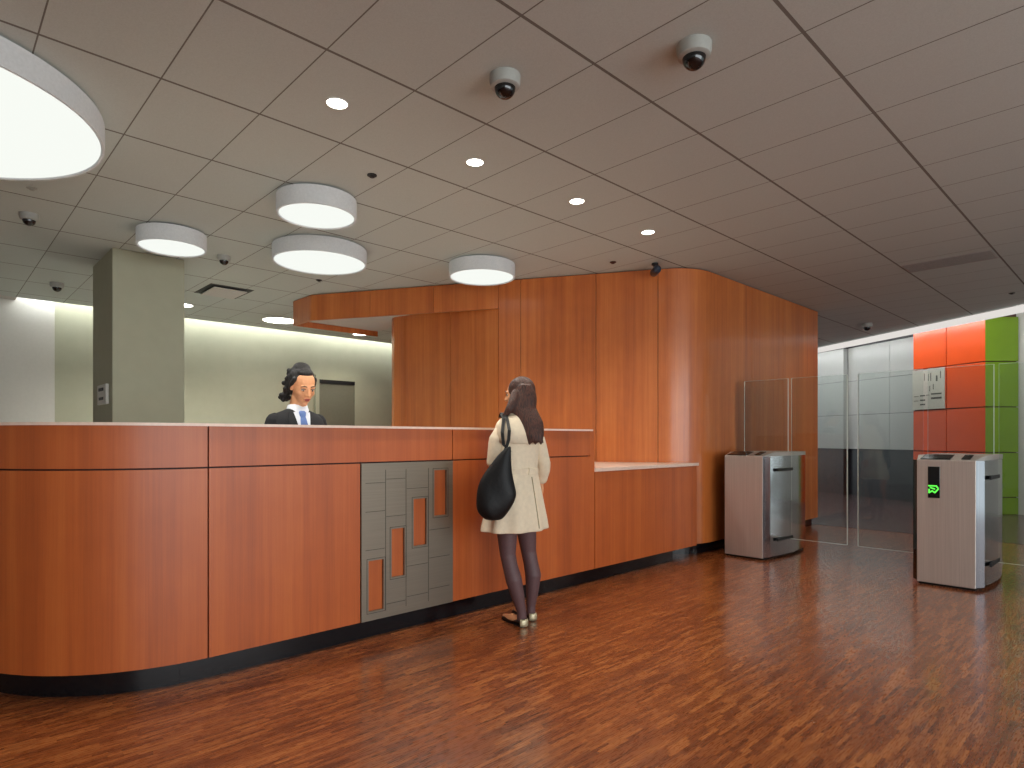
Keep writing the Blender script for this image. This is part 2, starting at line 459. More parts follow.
# rounded corner between the slanted face and the face behind the barriers
def fillet(p, a, b, r, n=10):
    p, a, b = Vector(p), Vector(a), Vector(b)
    u = (a - p).normalized(); v = (b - p).normalized(); ang = u.angle(v)
    t = r / math.tan(ang / 2); c = p + (u + v).normalized() * (r / math.sin(ang / 2))
    s0 = p + u * t; s1 = p + v * t
    a0 = math.atan2(s0.y - c.y, s0.x - c.x); a1 = math.atan2(s1.y - c.y, s1.x - c.x)
    d = (a1 - a0 + PI) % (2 * PI) - PI
    return [(c.x + r * math.cos(a0 + d * i / n), c.y + r * math.sin(a0 + d * i / n)) for i in range(n + 1)]
face = [(4.95, 7.72), (4.55, 7.10), (4.49, 6.99), (4.482, 6.93), (4.50, 6.83), (4.52, 6.74), A_bend] + fillet(corner, A_bend, (9.4, YF), 0.55) + [(9.4, YF)]
# walk along the face
def path_len(P): return [0] + [sum((Vector(P[i + 1]) - Vector(P[i])).length for i in range(k + 1)) for k in range(len(P) - 1)]
def sub_path(P, s0, s1):
    L = path_len(P); out = []
    def at(s):
        for i in range(len(P) - 1):
            if s <= L[i + 1] + 1e-9:
                t = (s - L[i]) / max(1e-9, L[i + 1] - L[i]); a, b = Vector(P[i]), Vector(P[i + 1]); q = a + (b - a) * t; return (q.x, q.y)
        return P[-1]
    out.append(at(s0))
    for i, l in enumerate(L):
        if s0 + 1e-6 < l < s1 - 1e-6: out.append(P[i])
    out.append(at(s1)); return out
def normals(P):
    res = []
    for i in range(len(P)):
        a = Vector(P[max(i - 1, 0)]); b = Vector(P[i]); c = Vector(P[min(i + 1, len(P) - 1)])
        n = Vector((0, 0))
        m = 0
        for s, e in ((a, b), (b, c)):
            if (e - s).length > 1e-9:
                t = (e - s).normalized(); n += Vector((-t.y, t.x)); m += 1
        k = n.length / m; n.normalize(); res.append(n / max(k, 0.4))
    return res
def slab(P, z0, z1, off0, off1, smooth=False):
    """sheet following path P, between two offsets to its left side (inward)"""
    N = normals(P)
    a = [(P[i][0] + N[i].x * off0, P[i][1] + N[i].y * off0) for i in range(len(P))]
    b = [(P[i][0] + N[i].x * off1, P[i][1] + N[i].y * off1) for i in range(len(P))]
    n = len(P); vs = [(*p, z0) for p in a] + [(*p, z0) for p in b] + [(*p, z1) for p in a] + [(*p, z1) for p in b]
    fs = []; sm = []
    for i in range(n - 1):
        fs += [(i, i + 1, 2 * n + i + 1, 2 * n + i), (n + i + 1, n + i, 3 * n + i, 3 * n + i + 1),
               (2 * n + i, 2 * n + i + 1, 3 * n + i + 1, 3 * n + i), (i + 1, i, n + i, n + i + 1)]
    fs += [(0, 2 * n, 3 * n, n), (n - 1, 2 * n - 1, 4 * n - 1, 3 * n - 1)]
    m = MB(); m.add(vs, fs, smooth); return m
FL = path_len(face)
def s_of(x=None, y=None):
    best = None
    for i in range(2000):
        s = FL[-1] * i / 1999; q = sub_path(face, 0, s)[-1] if False else None
    return best
# face runs left(back)->right so its left-hand side (inward) is +y : use positive offsets
core = MB().prism([(5.0, 7.69), (4.61, 7.08), (4.53, 6.93), (4.56, 6.74), (4.905, 5.345)] + [(x + 0.02, y + 0.02) for x, y in face[7:-1]] + [(9.37, YF + 0.03), (9.37, 7.69)], 0.12, H)
wc = tag(core.build('wall_core', 'reveal'), kind='structure')
def arc_s(pt):
    """arc position of the face point nearest pt"""
    best = (1e9, 0)
    for i in range(len(face) - 1):
        a, b = Vector(face[i]), Vector(face[i + 1]); d = b - a
        t = max(0, min(1, (Vector(pt) - a).dot(d) / d.length_squared)); q = a + d * t
        e = (q - Vector(pt)).length
        if e < best[0]: best = (e, FL[i] + t * d.length)
    return best[1]
joints = [0.0, arc_s((4.482, 6.93)), arc_s((4.52, 6.74)), arc_s((4.70, 6.02)), arc_s(A_bend), arc_s((5.015, 5.103)), arc_s((5.45, 4.349)), arc_s((5.788, 3.765)), arc_s((7.303, YF)), arc_s((8.199, YF)), FL[-1]]
g = 0.003
for i in range(len(joints) - 1):
    P = sub_path(face, joints[i] + (g if i else 0), joints[i + 1] - g)
    slab(P, 0.117, H - 0.012, 0.0, 0.035, smooth=(i in (0, 1, 7, 8))).build('wood_panel', 'cherry_wall', wc)
# end return and toe kick of the core wall
MB().box(9.365, YF + 0.001, 0.117, 9.4, 7.7, H - 0.012).build('end_panel', 'cherry_wall', wc)
MB().box(4.96, 7.695, 0.117, 9.364, 7.72, H - 0.012).build('rear_panel', 'cherry_wall', wc)
kp = fillet(corner, A_bend, (9.4, YF), 0.55)
slab(face[:-1] + [(9.33, YF)], 0.0, 0.117, 0.06, 0.10).build('toe_kick', 'kick', wc)

# cherry soffit reaching out from the core wall over the desk
fl = (3.52, cx_at(0) * 0 + 7.69)
fy = 5.106 + (5.013 - 3.60) * S60               # the slanted fascia line continued
lf = fillet((3.62, 5.106 + (5.013 - 3.62) * S60), (4.5, 5.106 + (5.013 - 4.5) * S60), (3.62, 8.2), 0.07, 8)
ZS = 2.775
front_path = [A_bend] + lf + [(3.62, 8.02)]
front_path = front_path[::-1]
sof = MB().prism([(4.85, 5.40)] + [(p[0] + 0.02, p[1] + 0.02) for p in lf] + [(3.64, 8.02), (4.90, 8.02), (4.90, 7.75), (4.60, 7.05), (4.57, 6.72)], ZS + 0.075, H - 0.004)
sof = tag(sof.build('ceiling_soffit', 'soffit_white'), kind='structure')
front_L = path_len(front_path)
def fas(s0, s1): slab(sub_path(front_path, s0, s1), ZS, H - 0.012, -0.015, 0.02).build('fascia_panel', 'cherry_wall', sof)
tot = front_L[-1]
sl = tot - (Vector(A_bend) - Vector((4.046, 6.781))).length; sm_ = tot - (Vector(A_bend) - Vector((4.47, 6.046))).length
fas(0, front_L[1] - 0.02); fas(front_L[1] - 0.014, sl - g); fas(sl + g, sm_ - g); fas(sm_ + g, tot)
MB().box(3.61, 8.021, ZS, 4.90, 8.04, H - 0.012).build('fascia_panel', 'cherry_wall', sof)

# ------------------------------------------------------------------ reception desk
desk = tag(empty('reception_desk', (3.0, YF, 0)), 'long curved cherry reception desk with pale top and black toe kick', 'reception desk')
R0, CX, CY = 0.953, 1.10, 4.376
arc = [(CX + R0 * math.cos(math.radians(a)), CY + R0 * math.sin(math.radians(a))) for a in range(180, 269, 5)]
dpath = [(CX - R0, 7.4)] + arc + [(CX, YF), (6.10, YF)]
DL = path_len(dpath)
s_joint = DL[-1] - (6.10 - 1.08)
def sx(x): return DL[-1] - (6.10 - x)
def dpanel(name, s0, s1, z0, z1, mat='cherry', o0=0.0, o1=0.025, smooth=True):
    return slab(sub_path(dpath, s0, s1), z0, z1, o0, o1, smooth and s0 < s_joint).build(name, mat, desk)
XE = 4.235
# backing (carcass), wide enough to stand as a counter
slab(sub_path(dpath, 0, sx(XE - 0.01)), 0.117, 1.322, 0.022, 0.30).build('carcass', 'reveal', desk)
# lower panels
sa = DL[1] + 0.0
g = 0.004
dpanel('front_panel', 0, 1.6, 0.117, 1.104)
dpanel('front_panel', 1.6 + 2 * g, s_joint - g, 0.117, 1.104)
dpanel('front_panel', s_joint + g, sx(1.97) - g, 0.117, 1.104)
dpanel('front_panel', sx(2.695), sx(3.42) - g, 0.117, 1.104)
dpanel('front_panel', sx(3.42) + g, sx(4.272) - g, 0.117, 1.104)
# upper band panels
dpanel('band_panel', 0, 1.6, 1.113, 1.324, 'cherry_band')
dpanel('band_panel', 1.6 + 2 * g, s_joint - g, 1.113, 1.324, 'cherry_band')
dpanel('band_panel', s_joint + g, sx(2.69) - g, 1.113, 1.324, 'cherry_band')
dpanel('band_panel', sx(2.69) + g, sx(XE - 0.03), 1.113, 1.324, 'cherry_band')
slab(sub_path(dpath, sx(XE - 0.028), sx(4.272) - g), 1.104, 1.338, 0.0, 0.30).build('end_post', 'cherry', desk)
slab(sub_path(dpath, 0, sx(XE)), 1.324, 1.339, -0.012, 0.34, True).build('counter_top', 'top', desk)
slab(sub_path(dpath, 0, sx(XE - 0.3)), 0.72, 0.755, 0.30, 0.95, True).build('work_surface', 'top', desk)
slab(sub_path(dpath, 0.1, sx(XE - 0.35)), 0.0, 0.72, 0.86, 0.90, True).build('staff_side_panel', 'cherry', desk)
# toe kick: brushed bright-edged curved piece then the straight black one
slab(sub_path(dpath, 0, s_joint - 0.13), 0.0, 0.117, 0.04, 0.07, True).build('toe_kick', 'kick', desk)
slab(sub_path(dpath, s_joint - 0.128, sx(5.6)), 0.0, 0.117, 0.045, 0.075).build('toe_kick', 'kick', desk)
# low section with its pale ledge
low = [(4.278, YF + 0.024), (6.10, YF + 0.024), (cx_at(3.70) - 0.02, 3.70), (cx_at(5.0) - 0.01, 5.0), (4.9, 5.2), (4.278, 5.2)]
MB().prism([(4.278, YF + 0.024), (5.94, YF + 0.024), (5.78, 3.72), (5.0, 5.06), (4.278, 5.06)], 0.117, 0.97).build('ledge_carcass', 'reveal', desk)
dpanel('ledge_panel', sx(4.278), sx(6.0), 0.117, 0.965)
MB().prism([(4.266, YF - 0.012), (6.03, YF - 0.012), (5.99, YF + 0.0), (5.84, 3.66), (5.0, 5.11), (4.266, 5.11)], 0.968, 1.0).build('ledge_top', 'top', desk, 0.003)

# bronze plate with four stepped openings
plate_cols = [1.972, 2.13, 2.289, 2.465, 2.635, 2.690]
slots = [(2.022, 2.130, 0.174, 0.492), (2.190, 2.289, 0.364, 0.676), (2.360, 2.465, 0.545, 0.858), (2.530, 2.635, 0.731, 1.043)]
zs = sorted({0.117, 1.104} | {z for s_ in slots for z in s_[2:]})
xs_ = sorted({1.972, 2.690} | {x for s_ in slots for x in s_[:2]})
pl = MB()
for i in range(len(xs_) - 1):
    for j in range(len(zs) - 1):
        xm, zm = (xs_[i] + xs_[i + 1]) / 2, (zs[j] + zs[j + 1]) / 2
        if any(a < xm < b and c < zm < d for a, b, c, d in slots): continue
        pl.box(xs_[i], YF - 0.006, zs[j], xs_[i + 1], YF + 0.012, zs[j + 1])
plate = pl.build('metal_plate', 'bronze', desk)
tag(plate, 'grey bronze plate with four stepped openings')
et = MB()
def eline(x0, z0, x1, z1, w=0.0035):
    if abs(x1 - x0) > abs(z1 - z0): et.box(x0, YF - 0.0072, z0 - w / 2, x1, YF - 0.006, z0 + w / 2)
    else: et.box(x0 - w / 2, YF - 0.0072, min(z0, z1), x0 + w / 2, YF - 0.006, max(z0, z1))
for x in (2.145, 2.30, 2.48):
    eline(x, 0.16, x, 1.06)
for x0, x1, zz in ((2.0, 2.14, (0.56, 0.80, 0.98)), (2.15, 2.295, (0.20, 0.76, 1.0)), (2.305, 2.475, (0.22, 0.42, 0.93)), (2.485, 2.66, (0.24, 0.45, 0.64))):
    for z in zz: eline(x0, z, x1, z)
for x0, x1, z0, z1 in slots:
    for (a, b) in ((x0 - 0.012, x1 + 0.012),):
        eline(a, z1 + 0.012, b, z1 + 0.012); eline(a, z0 - 0.012, b, z0 - 0.012)
        eline(a, z0 - 0.012, a, z1 + 0.012); eline(b, z0 - 0.012, b, z1 + 0.012)
et.build('etched_lines', 'bronze_line', plate)
MB().box(1.98, YF + 0.013, 0.125, 2.682, YF + 0.022, 1.098).build('inset_wood', 'cherry', desk)
# raised staff floor, unseen; spread and made pale to bounce neutral light upward
tag(MB().prism([(0.55, 4.6), (0.75, 4.0), (1.2, 3.8), (4.0, 3.8), (4.35, 4.6), (4.2, 6.6), (4.2, 10.3), (0.55, 10.3)], 0.001, 0.13).build('floor_platform', 'staff_floor'), kind='structure')

# ------------------------------------------------------------------ square column
colm = tag(MB().prism([(1.33, 6.98), (1.97, 6.98), (1.97, 7.92), (1.33, 7.92)], 0, H - 0.002).build('square_column', 'sage', None, 0.006),
           'square sage green column rising behind the reception desk', 'column')
rd = tag(empty('card_reader', (1.33, 7.35, 1.60)), 'small white wall plate with two dark slots on the column', 'wall plate')
MB().box(1.300, 7.12, 1.60, 1.329, 7.52, 1.80).build('plate', 'white_plastic', rd, 0.006)
MB().box(1.292, 7.22, 1.735, 1.302, 7.42, 1.765).build('slot', 'black', rd)
MB().box(1.292, 7.22, 1.645, 1.302, 7.40, 1.672).build('slot', 'black', rd)

# ------------------------------------------------------------------ ceiling fixtures
drums = [(-0.115, 4.481, 0.915, 'largest drum ceiling light, cut by the left edge of the picture'),
         (2.194, 4.466, 0.295, 'small drum ceiling light nearest above the guard, smaller of the close pair'),
         (2.80, 5.632, 0.44, 'medium drum ceiling light just behind the smaller one, wider of the close pair'),
         (1.62, 6.104, 0.28, 'small drum ceiling light hanging in front of the square column'),
         (4.284, 4.946, 0.348, 'small drum ceiling light beside the cherry fascia of the soffit')]
for i, (x, y, r, lab) in enumerate(drums):
    t = tag(empty('drum_ceiling_light', (x, y, H)), lab, 'ceiling light', 'round drum lights above the reception desk')
    n = 72
    MB().lathe([(r * 0.9, -0.002), (r * 0.9, -0.03)], x, y, H, n).build('mounting_plate', 'black', t)
    MB().rings([[(x + q * math.cos(2 * PI * k / n), y + q * math.sin(2 * PI * k / n), H + z) for k in range(n)]
                for q, z in ((r, -0.014), (r, -0.15), (r - 0.012, -0.152), (r - 0.018, -0.147), (r - 0.018, -0.135), (r - 0.1, -0.02), (r - 0.02, -0.012), (r, -0.014))], cap=False).build('drum_shade', 'lamp_side', t)
    MB().lathe([(r - 0.02, -0.137), (r - 0.02, -0.142), (r * 0.6, -0.1425), (0.01, -0.143)], x, y, H, n).build('diffuser', 'diffuser', t)

dls = [(1.656, 3.132, 'recessed round downlight nearest the left, largest in the picture'),
       (2.677, 3.163, 'recessed round downlight second from the left in the front row'),
       (3.691, 3.134, 'recessed round downlight third from the left in the front row'),
       (4.706, 3.165, 'recessed round downlight closest to the blue-black wall camera'),
       (4.061, 9.522, 'round flush ceiling light at the left end of the cherry soffit'),
       (5.627, 9.802, 'round flush ceiling light seen beneath the cherry soffit'),
       (2.618, 9.345, 'round flush ceiling light peeping out beside the square column')]
for i, (x, y, lab) in enumerate(dls):
    grp = 'downlights in front of the desk' if i < 4 else 'round lights before the back wall'
    r = 0.062 if i < 4 else (0.26 if i == 4 else 0.13)
    t = tag(empty('downlight', (x, y, H)), lab, 'ceiling light', grp)
    MB().rings([[(x + q * math.cos(2 * PI * k / 32), y + q * math.sin(2 * PI * k / 32), H + z) for k in range(32)]
                for q, z in ((r, 0.0), (r, -0.004), (r - 0.006, -0.005), (r - 0.008, 0.0))], cap=False).build('trim_ring', 'white_plastic', t)
    MB().lathe([(r - 0.006, -0.0005), (r - 0.007, -0.0035)], x, y, H, 32).build('lens', 'downlight', t)

def dome_camera(x, y, s, lab, dark=False):
    t = tag(empty('dome_camera', (x, y, H)), lab, 'security camera', 'dome cameras on the ceiling')
    MB().lathe([(0.080 * s, 0), (0.080 * s, -0.03 * s), (0.074 * s, -0.055 * s), (0.062 * s, -0.062 * s), (0.05 * s, -0.062 * s)], x, y, H, 32).build('housing', 'black' if dark else 'cam_grey', t)
    MB().lathe([(0.054 * s * math.cos(a), -0.062 * s - 0.054 * s * math.sin(a)) for a in (0, 0.25, 0.5, 0.75, 1.0, 1.25, 1.45, 1.55)], x, y, H, 28).build('smoked_dome', 'black_gloss', t)
dome_camera(2.153, 2.307, 1.0, 'grey dome camera on the ceiling, left of the two nearest')
dome_camera(2.626, 1.511, 1.0, 'grey dome camera on the ceiling, nearest and rightmost of the large two')
dome_camera(0.639, 6.433, 0.85, 'grey dome camera under the largest drum light at far left')
dome_camera(2.215, 6.549, 0.8, 'small dome camera between the column and the pair of drum lights')
dome_camera(1.163, 9.058, 0.9, 'small dome camera above the white bay of the back wall')
dome_camera(11.0, 3.25, 1.0, 'small dome camera near the glowing strip, right of the cherry wall')
# dark bullet camera at the top of the cherry wall
t = tag(empty('bullet_camera', (5.60, 3.66, H)), 'small dark blue camera under the ceiling against the cherry wall', 'security camera')
MB().lathe([(0.035, 0), (0.035, -0.02), (0.018, -0.022), (0.016, -0.05)], 5.60, 3.68, H, 20).build('mount', 'black', t)
MB().tube([(5.64, 3.72, H - 0.085), (5.52, 3.60, H - 0.092)], [0.042, 0.042], 20).build('camera_body', plain('navy_housing', srgb(36, 48, 66), 0.3), t)

spr = [(2.286, 3.818, 'small black ceiling sprinkler near the smaller drum of the pair', 'black'),
       (0.588, 5.75, 'pale sprinkler disc beside the edge of the largest drum light', 'cam_grey'),
       (3.353, 6.775, 'tiny dark sprinkler just behind the medium drum light', 'black'),
       (5.24, 3.956, 'tiny brown sensor on the ceiling left of the dark wall camera', 'reveal'),
       (10.026, 1.296, 'flat dark sensor at far right beside the glowing strip', 'black')]
for i, (x, y, lab, mt) in enumerate(spr):
    t = tag(empty('ceiling_sprinkler', (x, y, H)), lab, 'sprinkler', 'small ceiling discs')
    MB().lathe([(0.034, 0), (0.034, -0.006), (0.02, -0.010)], x, y, H, 24).build('escutcheon', mt, t)
    MB().lathe([(0.014, -0.008), (0.012, -0.014), (0.018, -0.015), (0.018, -0.017)], x, y, H, 16).build('deflector', mt, t)

# square air diffuser
t = tag(empty('air_diffuser', (2.74, 8.12, H)), 'square air diffuser with a dark slot around a flat plate, right of the column', 'air vent')
MB().box(2.49, 7.80, H - 0.004, 3.0, 8.44, H - 0.001).build('dark_slot', 'black', t)
MB().box(2.55, 7.87, H - 0.03, 2.94, 8.37, H - 0.018).build('face_plate', 'soffit_white', t)
# dark linear panel among the tiles
t = tag(empty('linear_grille', (7.78, 1.54, H)), 'long darker grille strip set in the ceiling at right', 'air vent')
MB().box(7.57, 1.135, H - 0.004, 7.97, 1.92, H - 0.001).build('grille_frame', plain('grille_grey', srgb(168, 164, 160), 0.8), t)
gr = MB()
for k in range(9): gr.box(7.60 + k * 0.04, 1.15, H - 0.008, 7.615 + k * 0.04, 1.905, H - 0.003)
gr.build('grille_blades', plain('blade_grey', srgb(140, 136, 132), 0.8), t)

# ------------------------------------------------------------------ wall sign on the orange panels
u = Vector((0.5, 0.866, 0)); nn = Vector((-0.866, 0.5, 0))
def on_orange(t, z, off): p = Vector((12.66, 1.98, 0)) + u * t + nn * off; return Vector((p.x, p.y, z))
sg = tag(empty('lobby_sign', tuple(on_orange(1.03, 1.8, 0))), 'pale square directory sign with dark marks on the orange wall', 'sign')
def sbox(mb, t0, t1, z0, z1, o0, o1):
    a, b, c, d = on_orange(t0, z0, o0), on_orange(t1, z0, o0), on_orange(t1, z1, o0), on_orange(t0, z1, o0)
    mb.hull4(a, b, c, d, nn * (o1 - o0))
m = MB(); sbox(m, 0.72, 1.366, 1.79, 2.515, 0.002, 0.02); m.build('sign_plate', 'sign_plate', sg)
def S(px_, py_):       # sign-local 0..1 coordinates (left to right, top to bottom)
    return 1.366 - px_ * 0.646, 2.515 - py_ * 0.725
for fx, w, y0, y1 in ((0.50, .02, .12, .30), (0.58, .02, .10, .30), (0.75, .045, .18, .32), (0.88, .02, .08, .26), (0.55, .02, .42, .56), (0.66, .018, .38, .52), (0.38, .012, .1, .28)):
    m = MB(); a, za = S(fx, y1); b, zb = S(fx + w, y0); sbox(m, b, a, za, zb, 0.02, 0.024); m.build('sign_mark', 'sign_ink', sg)
for fx, w, y0, hh in ((0.25, .16, .64, .03), (0.25, .16, .75, .035), (0.25, .16, .86, .035), (0.05, .15, .66, .015), (0.05, .15, .77, .015), (0.60, .32, .61, .035), (0.60, .32, .71, .045), (0.44, .1, .64, .015)):
    m = MB(); a, za = S(fx, y0 + hh); b, zb = S(fx + w, y0); sbox(m, b, a, za, zb, 0.02, 0.024); m.build('sign_mark', 'sign_ink', sg)


# ------------------------------------------------------------------ security turnstiles
def turnstile(cy, lab, display):
    t = tag(empty('turnstile', (6.26, cy, 0)), lab, 'turnstile', 'security turnstiles with glass barriers')
    def pp(pts, z0, z1, m_, name, sm=False, bev=0.0): return MB().prism([(x, cy + y) for x, y in pts], z0, z1, sm).build(name, m_, t, bev)
    side = [(6.34 + 0.96 * k / 12, 0.235 + 0.045 * math.sin(PI * k / 12)) for k in range(13)]
    prof = [(6.285, -0.215)] + [(x, -y) for x, y in side] + [(x, y) for x, y in side[::-1]] + [(6.285, 0.215)]
    # tapered top: body below, sloping deck above
    b = MB().prism([(x, cy + y) for x, y in prof], 0.03, 1.075, True); b.build('cabinet', 'steel_side', t)
    pp([(6.29, -0.20), (7.28, -0.22), (7.28, 0.22), (6.29, 0.20)], 0.0, 0.03, 'black', 'plinth')
    MB().prism([(6.26, cy - 0.208), (6.287, cy - 0.208), (6.287, cy + 0.208), (6.26, cy + 0.208)], 0.022, 1.078).build('front_panel', 'steel', t, 0.004)
    for sgn in (-1, 1):
        MB().prism([(6.266, cy + sgn * 0.209), (6.286, cy + sgn * 0.209), (6.342, cy + sgn * 0.2445), (6.338, cy + sgn * 0.254)], 0.03, 1.075).build('corner_strip', 'black_gloss' if sgn > 0 else 'steel_side', t)
    # sloping deck
    zt = 1.115
    vs = []
    for x, z in ((6.265, 1.078), (6.45, zt), (7.295, zt)):
        w = 0.205 if x < 6.3 else 0.24
        vs += [(x, cy - w, z), (x, cy + w, z)]
    for x in (6.265, 6.45, 7.295):
        w = 0.205 if x < 6.3 else 0.24
        vs += [(x, cy - w, 1.07), (x, cy + w, 1.07)]
    MB().add(vs, [(0, 1, 3, 2)[::-1], (2, 3, 5, 4)[::-1], (6, 7, 1, 0)[::-1], (4, 5, 11, 10)[::-1], (0, 2, 8, 6), (2, 4, 10, 8), (1, 7, 9, 3), (3, 9, 11, 5), (6, 8, 9, 7), (8, 10, 11, 9)]).build('deck', 'steel', t)
    def deck(y0, y1, x0, x1, nm):
        k = (zt - 1.078) / 0.185
        z0, z1 = 1.078 + (x0 - 6.265) * k + 0.002, 1.078 + (x1 - 6.265) * k + 0.002
        MB().hull4((x0, cy + y0, z0), (x0, cy + y1, z0), (x1, cy + y1, z1), (x1, cy + y0, z1), (0, 0, 0.006)).build(nm, 'black_gloss', t)
    deck(-0.03, 0.185, 6.275, 6.44, 'card_reader_glass')
    deck(-0.165, -0.105, 6.29, 6.44, 'scanner_window')
    # slots the barrier leaves run in
    for sgn in (-1, 1):
        for z in (0.93, 0.20):
            yy = cy + sgn * 0.266
            MB().box(6.46, min(yy, yy + sgn * 0.018), z - 0.016, 6.84, max(yy, yy + sgn * 0.018), z + 0.016).build('leaf_slot', 'black', t, 0.004)
    if display:
        dp = MB().box(6.252, 1.289, 0.752, 6.262, 1.375, 1.02).build('status_display', 'black_gloss', t, 0.002)
        def P(a, b): return (1.372 - a * 0.080, 0.865 - b * 0.085)   # a right, b down, seen from the front
        mg = MB()
        def bar(p, q, w=0.006):
            (y0, z0), (y1, z1) = P(*p), P(*q); d = Vector((y1 - y0, z1 - z0)).normalized() * w; nrm = Vector((-d.y, d.x))
            mg.hull4((6.2515, y0 - nrm.x - d.x, z0 - nrm.y - d.y), (6.2515, y1 - nrm.x + d.x, z1 - nrm.y + d.y), (6.2515, y1 + nrm.x + d.x, z1 + nrm.y + d.y), (6.2515, y0 + nrm.x - d.x, z0 + nrm.y - d.y), (-0.001, 0, 0))
        bar((0.05, 0.12), (0.72, 0.12)); bar((0.72, 0.12), (0.88, 0.32)); bar((0.88, 0.45), (0.60, 0.78)); bar((0.60, 0.78), (0.36, 0.62)); bar((0.36, 0.62), (0.08, 0.80)); bar((0.08, 0.80), (0.08, 0.5)); bar((0.22, 0.3), (0.55, 0.42))
        mg.build('green_arrow', 'green_led', dp)
    # fixed glass above the cabinet
    gx = 6.80
    MB().box(gx - 0.006, cy - 0.245, zt, gx + 0.006, cy + 0.245, 1.91).build('upper_glass', 'glass', t)
    MB().box(gx - 0.0065, cy - 0.249, zt, gx + 0.0065, cy - 0.245, 1.912).build('glass_edge', 'bright_edge', t)
    MB().box(gx - 0.004, cy - 0.245, 1.910, gx + 0.004, cy + 0.245, 1.9125).build('glass_edge', 'bright_edge', t)
    return t
def leaf(y0, y1, edge_y, lab):
    gx = 6.80
    t = tag(empty('glass_barrier', (gx, (y0 + y1) / 2, 0.18)), lab, 'glass barrier', 'glass barrier leaves between the turnstiles')
    MB().box(gx - 0.006, y0, 0.18, gx + 0.006, y1, 1.91).build('glass_pane', 'glass', t)
    e = edge_y
    MB().box(gx - 0.0065, e - 0.0035, 0.18, gx + 0.0065, e + 0.0035, 1.912).box(gx - 0.004, y0, 1.910, gx + 0.004, y1, 1.9125).box(gx - 0.0065, y0, 0.176, gx + 0.0065, y1, 0.18).build('polished_edge', 'bright_edge', t)
turnstile(3.03, 'steel turnstile cabinet standing against the cherry wall', False)
turnstile(1.25, 'steel turnstile cabinet with green arrow display in front of orange panels', True)
leaf(2.19, 2.748, 2.19, 'clear glass barrier leaf projecting from the turnstile by the cherry wall')
leaf(1.532, 2.09, 2.09, 'clear glass barrier leaf reaching left from the turnstile with the green arrow')
leaf(0.36, 0.968, 0.36, 'clear glass barrier leaf at the right edge, before the green panels')

# ------------------------------------------------------------------ people
V3 = Vector
def basis(fwd, pitch=0.0, roll=0.0):
    """columns: right, forward, up; pitch > 0 looks down"""
    F = V3((fwd[0], fwd[1], 0)).normalized(); U = V3((0, 0, 1)); R = F.cross(U)
    q = Matrix.Rotation(-pitch, 3, R); F = q @ F; U = q @ U
    if roll: q = Matrix.Rotation(roll, 3, F); R = q @ R; U = q @ U
    return R, F, U
def frame(R, F, U): return Matrix((R, F, U)).transposed()

def add_head(mb, c, B, s=1.0):
    R, F, U = B; m3 = frame(R, F, U); c = V3(c)
    P = lambda r, f, u: c + R * r * s + F * f * s + U * u * s
    def E(p, rad): mb.ell(P(*p), tuple(q * s for q in rad), 18, 12, m3)
    E((0, -0.012, 0.030), (0.074, 0.092, 0.082))     # skull
    E((0, 0.020, -0.010), (0.066, 0.069, 0.086))     # face
    E((0, 0.028, -0.062), (0.048, 0.050, 0.045))     # jaw
    E((0, 0.062, -0.094), (0.019, 0.018, 0.016))     # chin
    for q in (-1, 1):
        E((q * 0.036, 0.056, -0.022), (0.022, 0.022, 0.022))   # cheeks
        E((q * 0.028, 0.076, 0.026), (0.024, 0.010, 0.008))    # brow ridge
        E((q * 0.073, -0.002, 0.000), (0.008, 0.017, 0.028))   # ears
        E((q * 0.011, 0.092, -0.026), (0.008, 0.010, 0.008))   # nostril wings
    mb.tube([P(0, 0.080, 0.022), P(0, 0.093, -0.004), P(0, 0.104, -0.024)], [0.008 * s, 0.009 * s, 0.011 * s], 10)
    E((0, 0.083, -0.052), (0.022, 0.010, 0.005)); E((0, 0.081, -0.061), (0.018, 0.010, 0.006))
    mb.tube([P(0, -0.012, -0.05), P(0, -0.030, -0.14)], [0.050 * s, 0.050 * s], 14)

def head_details(parent, c, B, s=1.0):
    R, F, U = B; c = V3(c); m3 = frame(R, F, U)
    P = lambda r, f, u: c + R * r * s + F * f * s + U * u * s
    for q in (-1, 1):
        e = MB().ell(P(q * 0.030, 0.0735, 0.006), (0.0125 * s, 0.010 * s, 0.0085 * s), 16, 10, m3).build('eye', 'eye_white', parent)
        MB().ell(P(q * 0.030, 0.0815, 0.003), (0.0052 * s, 0.0034 * s, 0.0056 * s), 12, 8, m3).build('iris', 'brow', e)
        MB().tube([P(q * 0.017, 0.083, 0.011), P(q * 0.030, 0.0865, 0.0125), P(q * 0.043, 0.079, 0.009)], [0.0022 * s] * 3, 8).build('eyelashes', 'brow', parent)
        MB().tube([P(q * 0.014, 0.087, 0.029), P(q * 0.030, 0.0885, 0.034), P(q * 0.047, 0.077, 0.028)], [0.003 * s, 0.0034 * s, 0.002 * s], 8).build('eyebrow', 'brow', parent)
    MB().ell(P(0, 0.0915, -0.052), (0.021 * s, 0.0045 * s, 0.0042 * s), 16, 8, m3).ell(P(0, 0.090, -0.0605), (0.017 * s, 0.0045 * s, 0.005 * s), 16, 8, m3).build('lips', 'lips', parent)

